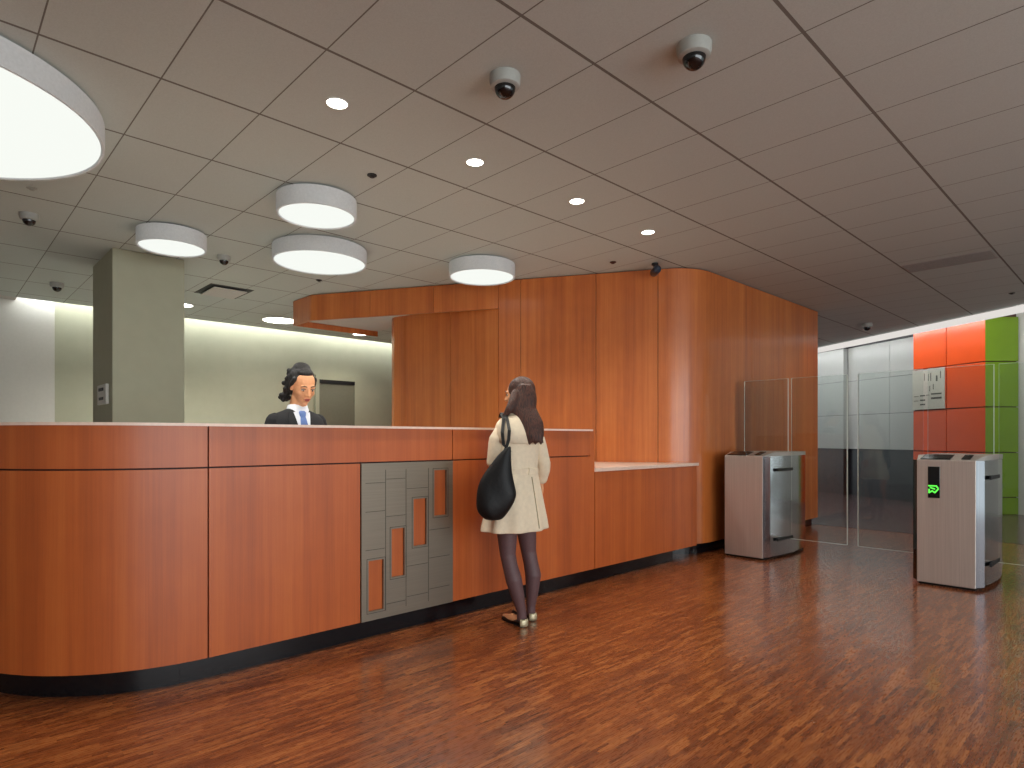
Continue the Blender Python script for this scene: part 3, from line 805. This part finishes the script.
def add_hand(mb, wrist, d, n, side, curl=0.35, s=1.0):
    """wrist point, finger direction d, palm normal n, side=+1 when the thumb lies along d x n"""
    d = V3(d).normalized(); n = V3(n); n = (n - d * n.dot(d)).normalized(); t = d.cross(n) * side; w = V3(wrist)
    m3 = frame(t, d, n)
    mb.tube([w - d * 0.02, w + d * 0.02], [0.024 * s, 0.025 * s], 12, 1.0)
    mb.ell(w + d * 0.050 * s, (0.038 * s, 0.048 * s, 0.016 * s), 16, 10, m3)
    for k, (off, L) in enumerate(((0.028, 0.066), (0.0095, 0.074), (-0.0095, 0.069), (-0.027, 0.054))):
        p = w + d * 0.080 * s + t * off * s; dd = d.copy(); pts = [p - d * 0.015 * s, p]; a = 0
        for seg in (0.42, 0.32, 0.26):
            a += curl * (1.0 + 0.12 * k); dd = (d * math.cos(a) + n * math.sin(a)); pts.append(pts[-1] + dd * L * seg * s)
        mb.tube(pts, [0.0095 * s, 0.0092 * s, 0.0085 * s, 0.0078 * s, 0.0068 * s], 10)
    b = w + d * 0.028 * s + t * 0.028 * s
    mb.tube([b, b + (t * 0.7 + d * 0.5 + n * 0.35) * 0.034 * s, b + (t * 0.62 + d * 0.95 + n * 0.6) * 0.052 * s], [0.013 * s, 0.011 * s, 0.008 * s], 10)

def ring(c, a, b, z, n=40, rot=0.0, folds=0, amp=0.0, ph=0.0, pw=2.3):
    out = []
    for i in range(n):
        t = 2 * PI * i / n; ct, st = math.cos(t), math.sin(t)
        k = (abs(ct) ** pw + abs(st) ** pw) ** (-1 / pw)
        k *= 1 + amp * math.sin(folds * t + ph)
        x, y = a * k * ct, b * k * st
        out.append((c[0] + x * math.cos(rot) - y * math.sin(rot), c[1] + x * math.sin(rot) + y * math.cos(rot), z))
    return out

# ---- visitor at the desk, seen from behind
vis = tag(empty('person', (2.98, 3.04, 0)), 'person with long brown hair and short cream coat, seen from behind at the desk', 'person')
hc = V3((3.035, 3.105, 1.570)); HB = basis((-0.48, 0.88), 0.14)
mb = MB()
add_head(mb, hc, HB, 1.0)
mb.ell((2.985, 3.075, 1.30), (0.150, 0.095, 0.150)); mb.ell((2.965, 3.06, 1.10), (0.125, 0.090, 0.16)); mb.ell((2.945, 3.05, 0.90), (0.155, 0.110, 0.14))
mb.tube([(2.985, 3.07, 1.34), (3.00, 3.08, 1.42), (3.02, 3.09, 1.50)], [0.06, 0.05, 0.048])
LA = [(2.868, 3.09, 1.325), (2.83, 3.105, 1.22), (2.82, 3.13, 1.09)]; LF = [(2.82, 3.13, 1.09), (2.90, 3.22, 1.10), (2.965, 3.285, 1.115)]
RA = [(3.112, 3.065, 1.325), (3.165, 3.04, 1.20), (3.20, 3.03, 1.07)]; RF = [(3.20, 3.03, 1.07), (3.215, 3.05, 1.01), (3.222, 3.072, 0.955)]
mb.tube(LA, [0.036, 0.038, 0.037]); mb.tube(LF, [0.038, 0.034, 0.026]); mb.tube(RA, [0.036, 0.038, 0.037]); mb.tube(RF, [0.038, 0.034, 0.026])
mb.tube([(2.94, 3.07, 1.325), (2.875, 3.09, 1.325)], 0.042); mb.tube([(3.03, 3.07, 1.325), (3.105, 3.065, 1.325)], 0.042)
add_hand(mb, (3.222, 3.075, 0.945), (0.02, 0.12, -1), (-1, 0.1, 0), 1, 0.3, 0.92)
add_hand(mb, (2.975, 3.292, 1.116), (0.85, 0.2, 0.1), (0.2, -0.3, -1), -1, 0.5, 0.92)
legL = [((2.880, 3.05, 0.86), 0.088), ((2.868, 3.055, 0.66), 0.072), ((2.868, 3.045, 0.47), 0.050), ((2.866, 3.02, 0.40), 0.048), ((2.872, 2.99, 0.31), 0.052), ((2.895, 2.975, 0.20), 0.041), ((2.918, 2.965, 0.10), 0.029), ((2.922, 2.965, 0.045), 0.030)]
legR = [((3.010, 3.05, 0.86), 0.088), ((3.045, 3.05, 0.66), 0.072), ((3.068, 3.045, 0.47), 0.050), ((3.072, 3.03, 0.40), 0.048), ((3.072, 3.005, 0.31), 0.053), ((3.068, 3.01, 0.20), 0.041), ((3.064, 3.02, 0.10), 0.029), ((3.064, 3.02, 0.045), 0.030)]
for leg in (legL, legR): mb.tube([p for p, r in leg], [r for p, r in leg], 18)
mb.tube([(2.922, 2.97, 0.035), (2.935, 3.08, 0.028), (2.95, 3.165, 0.02)], [0.026, 0.030, 0.018], 12)
mb.tube([(3.064, 3.02, 0.035), (3.082, 3.12, 0.028), (3.105, 3.215, 0.02)], [0.026, 0.030, 0.018], 12)
remeshed(mb, 'body', 'skin', vis, 0.0055, 3)
head_details(vis, hc, HB)
# tights
mb = MB()
for leg in (legL, legR): mb.tube([p for p, r in leg], [r + 0.0035 for p, r in leg], 20)
mb.tube([(2.90, 3.05, 0.86), (2.99, 3.05, 0.86)], 0.09, 16)
tag(remeshed(mb, 'tights', 'tights', vis, 0.007, 3), 'sheer dark tights')
# ballet shoes
def shoe(heel, toe):
    h, t = V3((*heel, 0)), V3((*toe, 0)); u = (t - h).normalized(); v = V3((u.y, -u.x, 0)); L = (t - h).length
    prof = [(0.0, 0.020, 0.050), (0.06, 0.030, 0.056), (0.22, 0.033, 0.054), (0.42, 0.032, 0.030), (0.62, 0.041, 0.028), (0.80, 0.038, 0.030), (0.93, 0.025, 0.024), (1.0, 0.010, 0.014)]
    rs = []
    for f, w_, hh in prof:
        p = h + u * L * f; r_ = []
        for i in range(20):
            a = 2 * PI * i / 20; z = (0.5 + 0.5 * math.sin(a)); zz = 0.002 + (hh - 0.002) * z ** 0.8
            r_.append(p + v * w_ * math.cos(a) * (1.0 if z < 0.5 else (1.0 - 0.25 * (z - 0.5) * 2)) + V3((0, 0, zz)))
        rs.append(r_)
    o = MB().rings(rs).build('shoe', 'shoe', vis)
    MB().prism([tuple((h + u * (L * f) + v * w_ * 0.96)[:2]) for f, w_, _ in prof] + [tuple((h + u * (L * f) - v * w_ * 0.96)[:2]) for f, w_, _ in prof[::-1]], 0.0, 0.008).build('sole', 'black', o)
    rs = []
    for z, k in ((0.004, 1.0), (0.02, 1.02), (0.04, 1.0), (0.052, 0.9)):
        rs.append([h + u * (0.024 - 0.030 * math.cos(a) * k) + v * 0.034 * k * math.sin(a) + V3((0, 0, z)) for a in [PI * (i / 7.5 - 1) * 0.38 for i in range(16)]] )
    hm = MB(); n = 16
    vs = [p for r_ in rs for p in r_]; hm.add(vs, [(k * n + i, k * n + i + 1, (k + 1) * n + i + 1, (k + 1) * n + i) for k in range(3) for i in range(n - 1)], True)
    hb = hm.build('heel_counter', 'gold', o); sd = hb.modifiers.new('s', 'SOLIDIFY'); sd.thickness = 0.004; sd.offset = 0
    tag(hb, 'pale metallic heel'); tag(o, 'black flat ballet shoe')
shoe((2.913, 2.925), (2.958, 3.188)); shoe((3.058, 2.985), (3.118, 3.245))

# coat
spec = [(0.640, 2.932, 3.050, 0.243, 0.190, 0.06), (0.655, 2.932, 3.050, 0.243, 0.190, 0.06), (0.76, 2.938, 3.052, 0.222, 0.172, 0.048), (0.88, 2.945, 3.055, 0.198, 0.152, 0.022), (0.97, 2.955, 3.057, 0.176, 0.134, 0.012),
        (1.04, 2.965, 3.06, 0.152, 0.118, 0.006), (1.10, 2.968, 3.062, 0.158, 0.120, 0.006), (1.20, 2.976, 3.07, 0.170, 0.127, 0.003), (1.29, 2.984, 3.075, 0.180, 0.122, 0), (1.345, 2.988, 3.078, 0.178, 0.108, 0),
        (1.385, 2.990, 3.080, 0.150, 0.092, 0), (1.415, 2.993, 3.080, 0.105, 0.076, 0), (1.435, 2.996, 3.080, 0.078, 0.070, 0)]
rs = [ring((x, y), a, b, z, 64, 0, 9, am, 0.7 + z * 0.8) for z, x, y, a, b, am in spec]
mb = MB().rings(rs, cap=False)
coat = mb.build('coat', 'trench', vis); sd = coat.modifiers.new('s', 'SOLIDIFY'); sd.thickness = 0.006; sd.offset = -1
ss = coat.modifiers.new('ss', 'SUBSURF'); ss.levels = 1; ss.render_levels = 1
def sleeve(pts, rad, name='sleeve'):
    P = []; Rr = []
    for k in range(len(pts) - 1):
        for q in range(4):
            t = q / 4; a, b = V3(pts[k]), V3(pts[k + 1]); P.append(a.lerp(b, t)); Rr.append((rad[k] * (1 - t) + rad[k + 1] * t) * (1 + 0.035 * math.sin(5.3 * (k * 4 + q))))
    P.append(V3(pts[-1])); Rr.append(rad[-1])
    return MB().tube(P, Rr, 20, 1.0)
sl_ = sleeve([(2.885, 3.09, 1.348), (2.830, 3.10, 1.25), (2.815, 3.125, 1.10), (2.89, 3.205, 1.10), (2.945, 3.265, 1.112)], [0.054, 0.062, 0.054, 0.050, 0.044])
sr_ = sleeve([(3.095, 3.068, 1.348), (3.145, 3.045, 1.25), (3.20, 3.03, 1.08), (3.214, 3.05, 1.02), (3.221, 3.068, 0.972)], [0.052, 0.060, 0.055, 0.050, 0.045])
tag(remeshed(sl_, 'sleeve', 'trench', coat, 0.007, 2)); tag(remeshed(sr_, 'sleeve', 'trench', coat, 0.007, 2))
# storm flap over the shoulder blades
fr = []
for z, x, y, a, b in ((1.236, 2.980, 3.070, 0.186, 0.140), (1.29, 2.984, 3.074, 0.190, 0.134), (1.345, 2.988, 3.078, 0.187, 0.119), (1.388, 2.990, 3.080, 0.158, 0.101), (1.42, 2.994, 3.080, 0.108, 0.084)):
    R_ = ring((x, y), a, b, z, 64); fr.append([(px_, py_, z - (0.012 * math.cos((i / 31 - 0.5) * PI) if z < 1.24 else 0)) for i, (px_, py_, _) in enumerate(R_[32:64] + R_[:1])][:32])
fm = MB(); n = 32
fm.add([p for r_ in fr for p in r_], [(k * n + i, k * n + i + 1, (k + 1) * n + i + 1, (k + 1) * n + i) for k in range(4) for i in range(n - 1)], True)
fo = fm.build('storm_flap', 'trench', coat); sd = fo.modifiers.new('s', 'SOLIDIFY'); sd.thickness = 0.005; sd.offset = 0
# belt, collar, painted shade of the back fold
MB().rings([ring((2.965, 3.06), 0.161 + e, 0.127 + e, z, 48) for z, e in ((1.022, -0.006), (1.024, 0.0), (1.056, 0.0), (1.058, -0.006))], cap=False).build('belt', 'trench', coat)
MB().box(2.955, 2.927, 1.016, 2.990, 2.937, 1.064).build('belt_buckle', 'trench', coat, 0.002)
MB().rings([ring((2.997, 3.082), a, b, z, 40) for z, a, b in ((1.425, 0.088, 0.080), (1.455, 0.074, 0.070), (1.478, 0.070, 0.067), (1.470, 0.082, 0.077), (1.435, 0.100, 0.092), (1.405, 0.112, 0.098))], cap=False).build('collar', 'trench', coat)
MB().hull4((2.972, 2.855, 0.66), (2.979, 2.855, 0.66), (2.984, 2.930, 1.0), (2.978, 2.930, 1.0), (0, -0.004, 0)).build('back_fold_shade', plain('seam_shadow_cloth', srgb(150, 134, 104), 0.9), coat)  # darker strip paints the shade inside the back fold

# long hair falling down the back
mb = MB(); R_, F_, U_ = HB; m3 = frame(R_, F_, U_)
mb.ell(hc - F_ * 0.022 + U_ * 0.026, (0.090, 0.098, 0.098), 24, 16, m3)
mb.ell(hc - F_ * 0.045 - U_ * 0.03, (0.088, 0.075, 0.10), 24, 16, m3)
Wd = V3((0.7233, -0.6905, 0)); Dp = V3((0.6905, 0.7233, 0))
flow = [((3.030, 3.058, 1.632), 0.060, 0.07), ((3.026, 3.050, 1.583), 0.080, 0.075), ((3.010, 3.035, 1.526), 0.090, 0.070), ((2.982, 3.034, 1.470), 0.104, 0.060), ((2.985, 2.990, 1.420), 0.094, 0.050),
        ((2.990, 2.950, 1.372), 0.086, 0.040), ((2.990, 2.922, 1.317), 0.072, 0.032), ((2.985, 2.905, 1.277), 0.062, 0.026), ((2.985, 2.900, 1.240), 0.050, 0.018)]
mb.rings([[V3(c) + Wd * w_ * math.cos(2 * PI * i / 32) * (1 + 0.05 * math.sin(7 * 2 * PI * i / 32)) + Dp * t_ * math.sin(2 * PI * i / 32) for i in range(32)] for c, w_, t_ in flow[::-1]])
mb.tube([(2.960, 3.06, 1.56), (2.915, 3.045, 1.50), (2.880, 3.045, 1.455), (2.862, 3.065, 1.42), (2.846, 3.085, 1.402)], [0.04, 0.035, 0.028, 0.018, 0.010], 14)
for k in range(8):
    a = -0.055 + 0.015 * k
    mb.tube([V3((2.99, 2.975, 1.40)) + Wd * a, V3((2.986, 2.925, 1.31)) + Wd * a * 0.9, V3((2.984, 2.893, 1.222 + 0.012 * (k % 3))) + Wd * (a * 0.85 + 0.004)], [0.020, 0.016, 0.007], 8)
tag(remeshed(mb, 'hair', 'hair_brown', vis, 0.007, 3))

# shoulder bag
bag = tag(empty('shoulder_bag', (2.70, 2.97, 0.73)), 'black slouchy leather bag hanging from the left shoulder of the person in the cream coat', 'bag')
bo = [((2.794, 2.946, 1.211), 0.008, 0.008), ((2.773, 2.966, 1.171), 0.036, 0.018), ((2.76, 2.979, 1.119), 0.057, 0.030), ((2.742, 2.996, 1.053), 0.085, 0.042), ((2.731, 3.006, 0.987), 0.113, 0.052), ((2.731, 3.006, 0.922), 0.130, 0.060),
      ((2.731, 3.006, 0.882), 0.133, 0.062), ((2.720, 3.016, 0.823), 0.121, 0.062), ((2.713, 3.023, 0.777), 0.099, 0.054), ((2.716, 3.021, 0.744), 0.069, 0.040), ((2.716, 3.021, 0.728), 0.043, 0.022)]
sh = -Dp * 0.045
rs = []
for k, (c, w_, t_) in enumerate(bo[::-1]):
    rs.append([V3(c) + sh + Wd * w_ * 0.985 * math.cos(2 * PI * i / 28) + Dp * t_ * math.sin(2 * PI * i / 28) * (1 + 0.12 * math.sin(3 * 2 * PI * i / 28 + k * 0.7)) for i in range(28)])
b = MB().rings(rs).build('bag_body', 'bag', bag); ss = b.modifiers.new('ss', 'SUBSURF'); ss.levels = 1; ss.render_levels = 2
def strap(pts, name):
    m = MB(); rs = []
    for p, wv in pts:
        p = V3(p); wv = V3(wv); rs.append([p - wv, p - wv * 0.3 + V3((0, 0, 0)), p + wv, p + wv * 1.0 - Dp * 0.005, p - wv * 0.3 - Dp * 0.005, p - wv - Dp * 0.005])
    o = m.rings(rs, True, False).build(name, 'bag', bag); return o
wv = Wd * 0.011
strap([((2.905, 3.165, 1.405), wv), ((2.872, 3.09, 1.437), wv), ((2.848, 3.035, 1.405), wv), ((2.806, 2.965, 1.317), wv), ((2.781, 2.945, 1.25), wv), ((2.752, 2.955, 1.165), wv)], 'strap')
strap([((2.905, 3.165, 1.405), wv), ((2.860, 3.100, 1.437), wv), ((2.830, 3.045, 1.395), wv), ((2.775, 3.000, 1.30), wv), ((2.763, 2.975, 1.22), wv), ((2.775, 2.925, 1.175), wv)], 'strap')

# ---- guard behind the desk, looking down
gd = tag(empty('person', (1.87, 4.06, 0.13)), 'person with black hair, dark suit and blue tie behind the desk, looking down', 'person')
gh = V3((1.868, 4.015, 1.612)); GB = basis((0.02, -1.0), 0.42, 0.05)
cx0, cy0 = 1.855, 4.075
mb = MB(); add_head(mb, gh, GB, 1.06)
mb.tube([(cx0, cy0, 1.36), (cx0 + 0.004, cy0 - 0.012, 1.46), (cx0 + 0.008, cy0 - 0.03, 1.53)], [0.058, 0.052, 0.05])
mb.ell((cx0, cy0, 1.30), (0.15, 0.09, 0.14)); mb.ell((cx0, cy0, 1.10), (0.125, 0.09, 0.17)); mb.ell((cx0, cy0, 0.92), (0.155, 0.11, 0.13))
for q in (-1, 1):
    mb.tube([(cx0 + q * 0.06, cy0, 1.36), (cx0 + q * 0.135, cy0, 1.35)], 0.045)
    mb.tube([(cx0 + q * 0.15, cy0, 1.335), (cx0 + q * 0.195, cy0 + 0.01, 1.22), (cx0 + q * 0.22, cy0 + 0.01, 1.08)], [0.038, 0.038, 0.035])
    mb.tube([(cx0 + q * 0.22, cy0 + 0.01, 1.08), (cx0 + q * 0.17, cy0 - 0.10, 1.05), (cx0 + q * 0.12, cy0 - 0.19, 1.03)], [0.037, 0.032, 0.025])
    add_hand(mb, (cx0 + q * 0.115, cy0 - 0.20, 1.028), (-q * 0.35, -1, -0.15), (0, 0.1, -1), q, 0.35, 0.92)
    mb.tube([(cx0 + q * 0.075, cy0, 0.88), (cx0 + q * 0.085, cy0, 0.58), (cx0 + q * 0.085, cy0 + 0.01, 0.23)], [0.085, 0.052, 0.033], 16)
    mb.tube([(cx0 + q * 0.085, cy0 + 0.01, 0.165), (cx0 + q * 0.10, cy0 - 0.15, 0.155)], [0.028, 0.022], 12)
remeshed(mb, 'body', 'skin', gd, 0.005, 3)
head_details(gd, gh, GB, 1.06)
gspec = [(0.82, 0.195, 0.130), (0.92, 0.185, 0.125), (1.05, 0.158, 0.108), (1.15, 0.165, 0.112), (1.27, 0.186, 0.120), (1.345, 0.196, 0.112), (1.395, 0.186, 0.094), (1.432, 0.136, 0.078), (1.452, 0.086, 0.066), (1.462, 0.066, 0.058)]
jk = MB().rings([ring((cx0, cy0), a, b, z, 64) for z, a, b in gspec], cap=False).build('jacket', 'suit', gd)
sd = jk.modifiers.new('s', 'SOLIDIFY'); sd.thickness = 0.006; sd.offset = -1
def front(x, z, e=0.0):
    for k in range(len(gspec) - 1):
        z0, a0, b0 = gspec[k]; z1, a1, b1 = gspec[k + 1]
        if z0 <= z <= z1:
            t = (z - z0) / (z1 - z0); a = a0 + (a1 - a0) * t; b = b0 + (b1 - b0) * t; break
    else: a, b = gspec[-1][1:]
    q = min(0.96, abs(x) / a); y = b * (1 - q ** 2.3) ** (1 / 2.3)
    return (cx0 + x, cy0 - y - e, z)
def strip(rows, e0, e1):
    """rows: (z, xl, xr); a thick strip lying on the jacket front"""
    m = MB(); rs = []
    for z, xl, xr in rows:
        xs = [xl + (xr - xl) * k / 8 for k in range(9)]
        rs.append([front(x, z, e1) for x in xs] + [front(x, z, e0) for x in xs[::-1]])
    return m.rings(rs)
Z = [1.08 + 0.0275 * k for k in range(14)]
vw = lambda z: max(0.004, 0.062 * (z - 1.07) / 0.36)
strip([(z, -vw(z), vw(z)) for z in Z], -0.004, 0.005).build('shirt', 'shirt', gd)
MB().rings([ring((cx0 + 0.003, cy0 - 0.004), a, b, z, 40) for z, a, b in ((1.432, 0.068, 0.068), (1.460, 0.060, 0.060), (1.492, 0.056, 0.056), (1.487, 0.062, 0.062), (1.452, 0.072, 0.074), (1.430, 0.080, 0.080))], cap=False).build('shirt_collar', 'shirt', gd)
tie = strip([(z, -w_, w_) for z, w_ in ((1.08, 0.034), (1.15, 0.034), (1.22, 0.031), (1.29, 0.028), (1.35, 0.024), (1.39, 0.019), (1.405, 0.016))], 0.004, 0.012).build('tie', 'tie', gd)
kx, ky, kz = front(0, 1.425, 0.012)
MB().rings([[(kx + w_ * math.cos(t), ky + dy + 0.012 * math.sin(t), z) for t in [2 * PI * i / 16 for i in range(16)]] for z, w_, dy in ((1.395, 0.013, 0), (1.412, 0.021, 0), (1.436, 0.025, 0.006), (1.446, 0.018, 0.012))]).build('tie_knot', 'tie', tie)
for q in (-1, 1):
    rows = []
    for z in Z:
        x = vw(z) * q; wq = 0.012 + 0.040 * min(1, max(0, (z - 1.08) / 0.2)) * (1.0 if z < 1.36 else max(0.3, 1 - (z - 1.36) * 9))
        rows.append((z, min(x - q * 0.004, x + q * wq), max(x - q * 0.004, x + q * wq)))
    strip(rows, 0.0, 0.010).build('lapel', 'suit', jk)
    s_ = sleeve([(cx0 + q * 0.152, cy0, 1.378), (cx0 + q * 0.195, cy0 + 0.005, 1.25), (cx0 + q * 0.222, cy0 + 0.01, 1.08), (cx0 + q * 0.17, cy0 - 0.10, 1.052), (cx0 + q * 0.13, cy0 - 0.17, 1.035)], [0.058, 0.058, 0.050, 0.044, 0.038])
    remeshed(s_, 'sleeve', 'suit', jk, 0.007, 2)
tr = MB()
for q in (-1, 1): tr.tube([(cx0 + q * 0.075, cy0, 0.90), (cx0 + q * 0.085, cy0, 0.58), (cx0 + q * 0.085, cy0 + 0.01, 0.20)], [0.098, 0.078, 0.062], 20)
remeshed(tr, 'trousers', 'suit', gd, 0.009, 2)
for q in (-1, 1):
    MB().rings([ring((cx0 + q * (0.085 + 0.01 * f), cy0 + 0.05 - 0.25 * f), w_, 0.004, 0.13 + 0.001, 8) for f, w_ in ((0, .02), (1, .02))][:0] or
               [[(cx0 + q * 0.09 + w_ * math.cos(t), cy0 + 0.055 - 0.26 * f, 0.131 + hh * (0.5 + 0.5 * math.sin(t))) for t in [2 * PI * i / 16 for i in range(16)]] for f, w_, hh in ((0, 0.02, 0.05), (0.1, 0.034, 0.065), (0.4, 0.036, 0.075), (0.7, 0.042, 0.05), (0.92, 0.034, 0.035), (1.0, 0.012, 0.02))]).build('shoe', 'shoe', gd)
# hair: drawn back from the forehead, gathered high with curls falling behind
mb = MB(); R_, F_, U_ = GB; m3 = frame(R_, F_, U_)
P = lambda r, f, u: gh + R_ * r + F_ * f + U_ * u
mb.ell(P(0, -0.036, 0.046), (0.087, 0.094, 0.090), 24, 16, m3)
mb.ell(P(0, -0.002, 0.102), (0.056, 0.056, 0.030), 20, 12, m3)
mb.ell(P(0, -0.050, 0.115), (0.058, 0.055, 0.038), 20, 12, m3)
mb.ell(P(0, -0.062, -0.010), (0.080, 0.055, 0.085), 20, 12, m3)
for q in (-1, 1):
    mb.tube([P(q * 0.070, 0.020, 0.060), P(q * 0.078, 0.002, 0.020), P(q * 0.080, -0.018, -0.02)], [0.016, 0.016, 0.012], 10)
rnd = random.Random(5)
for k in range(60):
    t = k / 59; r_ = rnd.uniform(-1, 1)
    mb.ell(P(0.040 + 0.028 * r_ + 0.03 * t, -0.075 - 0.03 * t + 0.02 * rnd.uniform(-1, 1), 0.10 - 0.235 * t), (0.018, 0.018, 0.017), 10, 8)
    mb.ell(P(-0.035 + 0.028 * r_, -0.080 - 0.02 * t, 0.09 - 0.21 * t), (0.018, 0.018, 0.018), 10, 8)
remeshed(mb, 'hair', 'hair_black', gd, 0.006, 3)

# ------------------------------------------------------------------ light, world, camera
def spot(loc, power, ang=110, size=0.06, col=(1, 0.93, 0.82), blend=0.8):
    l = D.lights.new('downlight_and_fill_spot', 'SPOT'); l.energy = power; l.spot_size = math.radians(ang); l.spot_blend = blend
    l.shadow_soft_size = size; l.color = col
    o = D.objects.new('downlight_and_fill_spot', l); COL.objects.link(o); o.location = loc; return o
for i, (x, y, _) in enumerate(dls):
    spot((x, y, H - 0.03), 40 if i < 4 else 45, 130)
# further spots with no fixture built, around the desk front and the turnstiles
for x, y in ((0.6, 3.13), (5.7, 1.4), (5.7, -0.8), (3.7, -0.8), (1.7, -0.8), (8.6, 2.2)):
    spot((x, y, H - 0.03), 24, 130)
# added fill spots over the staff area, bouncing light up to the ceiling
for x, y in ((1.0, 4.6), (3.3, 4.4), (2.6, 7.4), (3.6, 8.6), (2.2, 9.2)):
    spot((x, y, H - 0.17), 60, 140, 0.1, (1, 0.98, 0.92))
# added fill spots without fixtures, brightening the lobby beyond the barriers
for x, y in ((11.2, 4.6), (12.6, 7.4), (10.4, 2.4)):
    spot((x, y, H - 0.03), 20, 140, 0.1, (1, 0.98, 0.95))
# daylight from the glazed street front behind the camera
a = D.lights.new('street_daylight', 'AREA'); a.shape = 'RECTANGLE'; a.size = 9; a.size_y = 2.6; a.energy = 230; a.color = (0.94, 0.98, 1.0)
o = D.objects.new('street_daylight', a); COL.objects.link(o); o.location = (0.5, -4.9, 1.6); o.rotation_euler = (math.radians(98), 0, 0)

w = D.worlds.new('world'); bpy.context.scene.world = w; w.use_nodes = True
nt = w.node_tree; bg = nt.nodes['Background']; bg.inputs[1].default_value = 1.0
tc = nt.nodes.new('ShaderNodeTexCoord'); sp = nt.nodes.new('ShaderNodeSeparateXYZ'); nt.links.new(tc.outputs['Generated'], sp.inputs[0])
rp = ramp(nt, mathn(nt, 'MULTIPLY_ADD', sp.outputs[2], 0.5, 0.5), [(0.30, (0.78, 0.92, 0.94, 1)), (0.5, (0.50, 0.56, 0.58, 1)), (0.75, (0.34, 0.36, 0.40, 1))])
nt.links.new(rp.outputs[0], bg.inputs[0])                # overcast sky above; brighter glow added below to lift the ceiling

cam = D.cameras.new('camera'); cam.sensor_width = 36; cam.lens = 618.2 / 1024 * 36; cam.shift_y = (438.5 - 384) / 1024
cam.clip_start = 0.05; cam.clip_end = 100
co = D.objects.new('camera', cam); COL.objects.link(co); co.location = (0, 0, 1.26)
co.rotation_euler = (math.radians(90), 0, math.radians(-43.67))
sc = bpy.context.scene; sc.camera = co
sc.view_settings.view_transform = 'Standard'; sc.view_settings.look = 'None'
sc.view_settings.exposure = 0.55; sc.view_settings.gamma = 1.0; sc.view_settings.use_curve_mapping = False
try:
    sc.cycles.use_denoising = True; sc.cycles.max_bounces = 8; sc.cycles.diffuse_bounces = 5; sc.cycles.transparent_max_bounces = 16
    sc.cycles.caustics_reflective = False; sc.cycles.caustics_refractive = False; sc.cycles.sample_clamp_indirect = 4.0
except Exception: pass
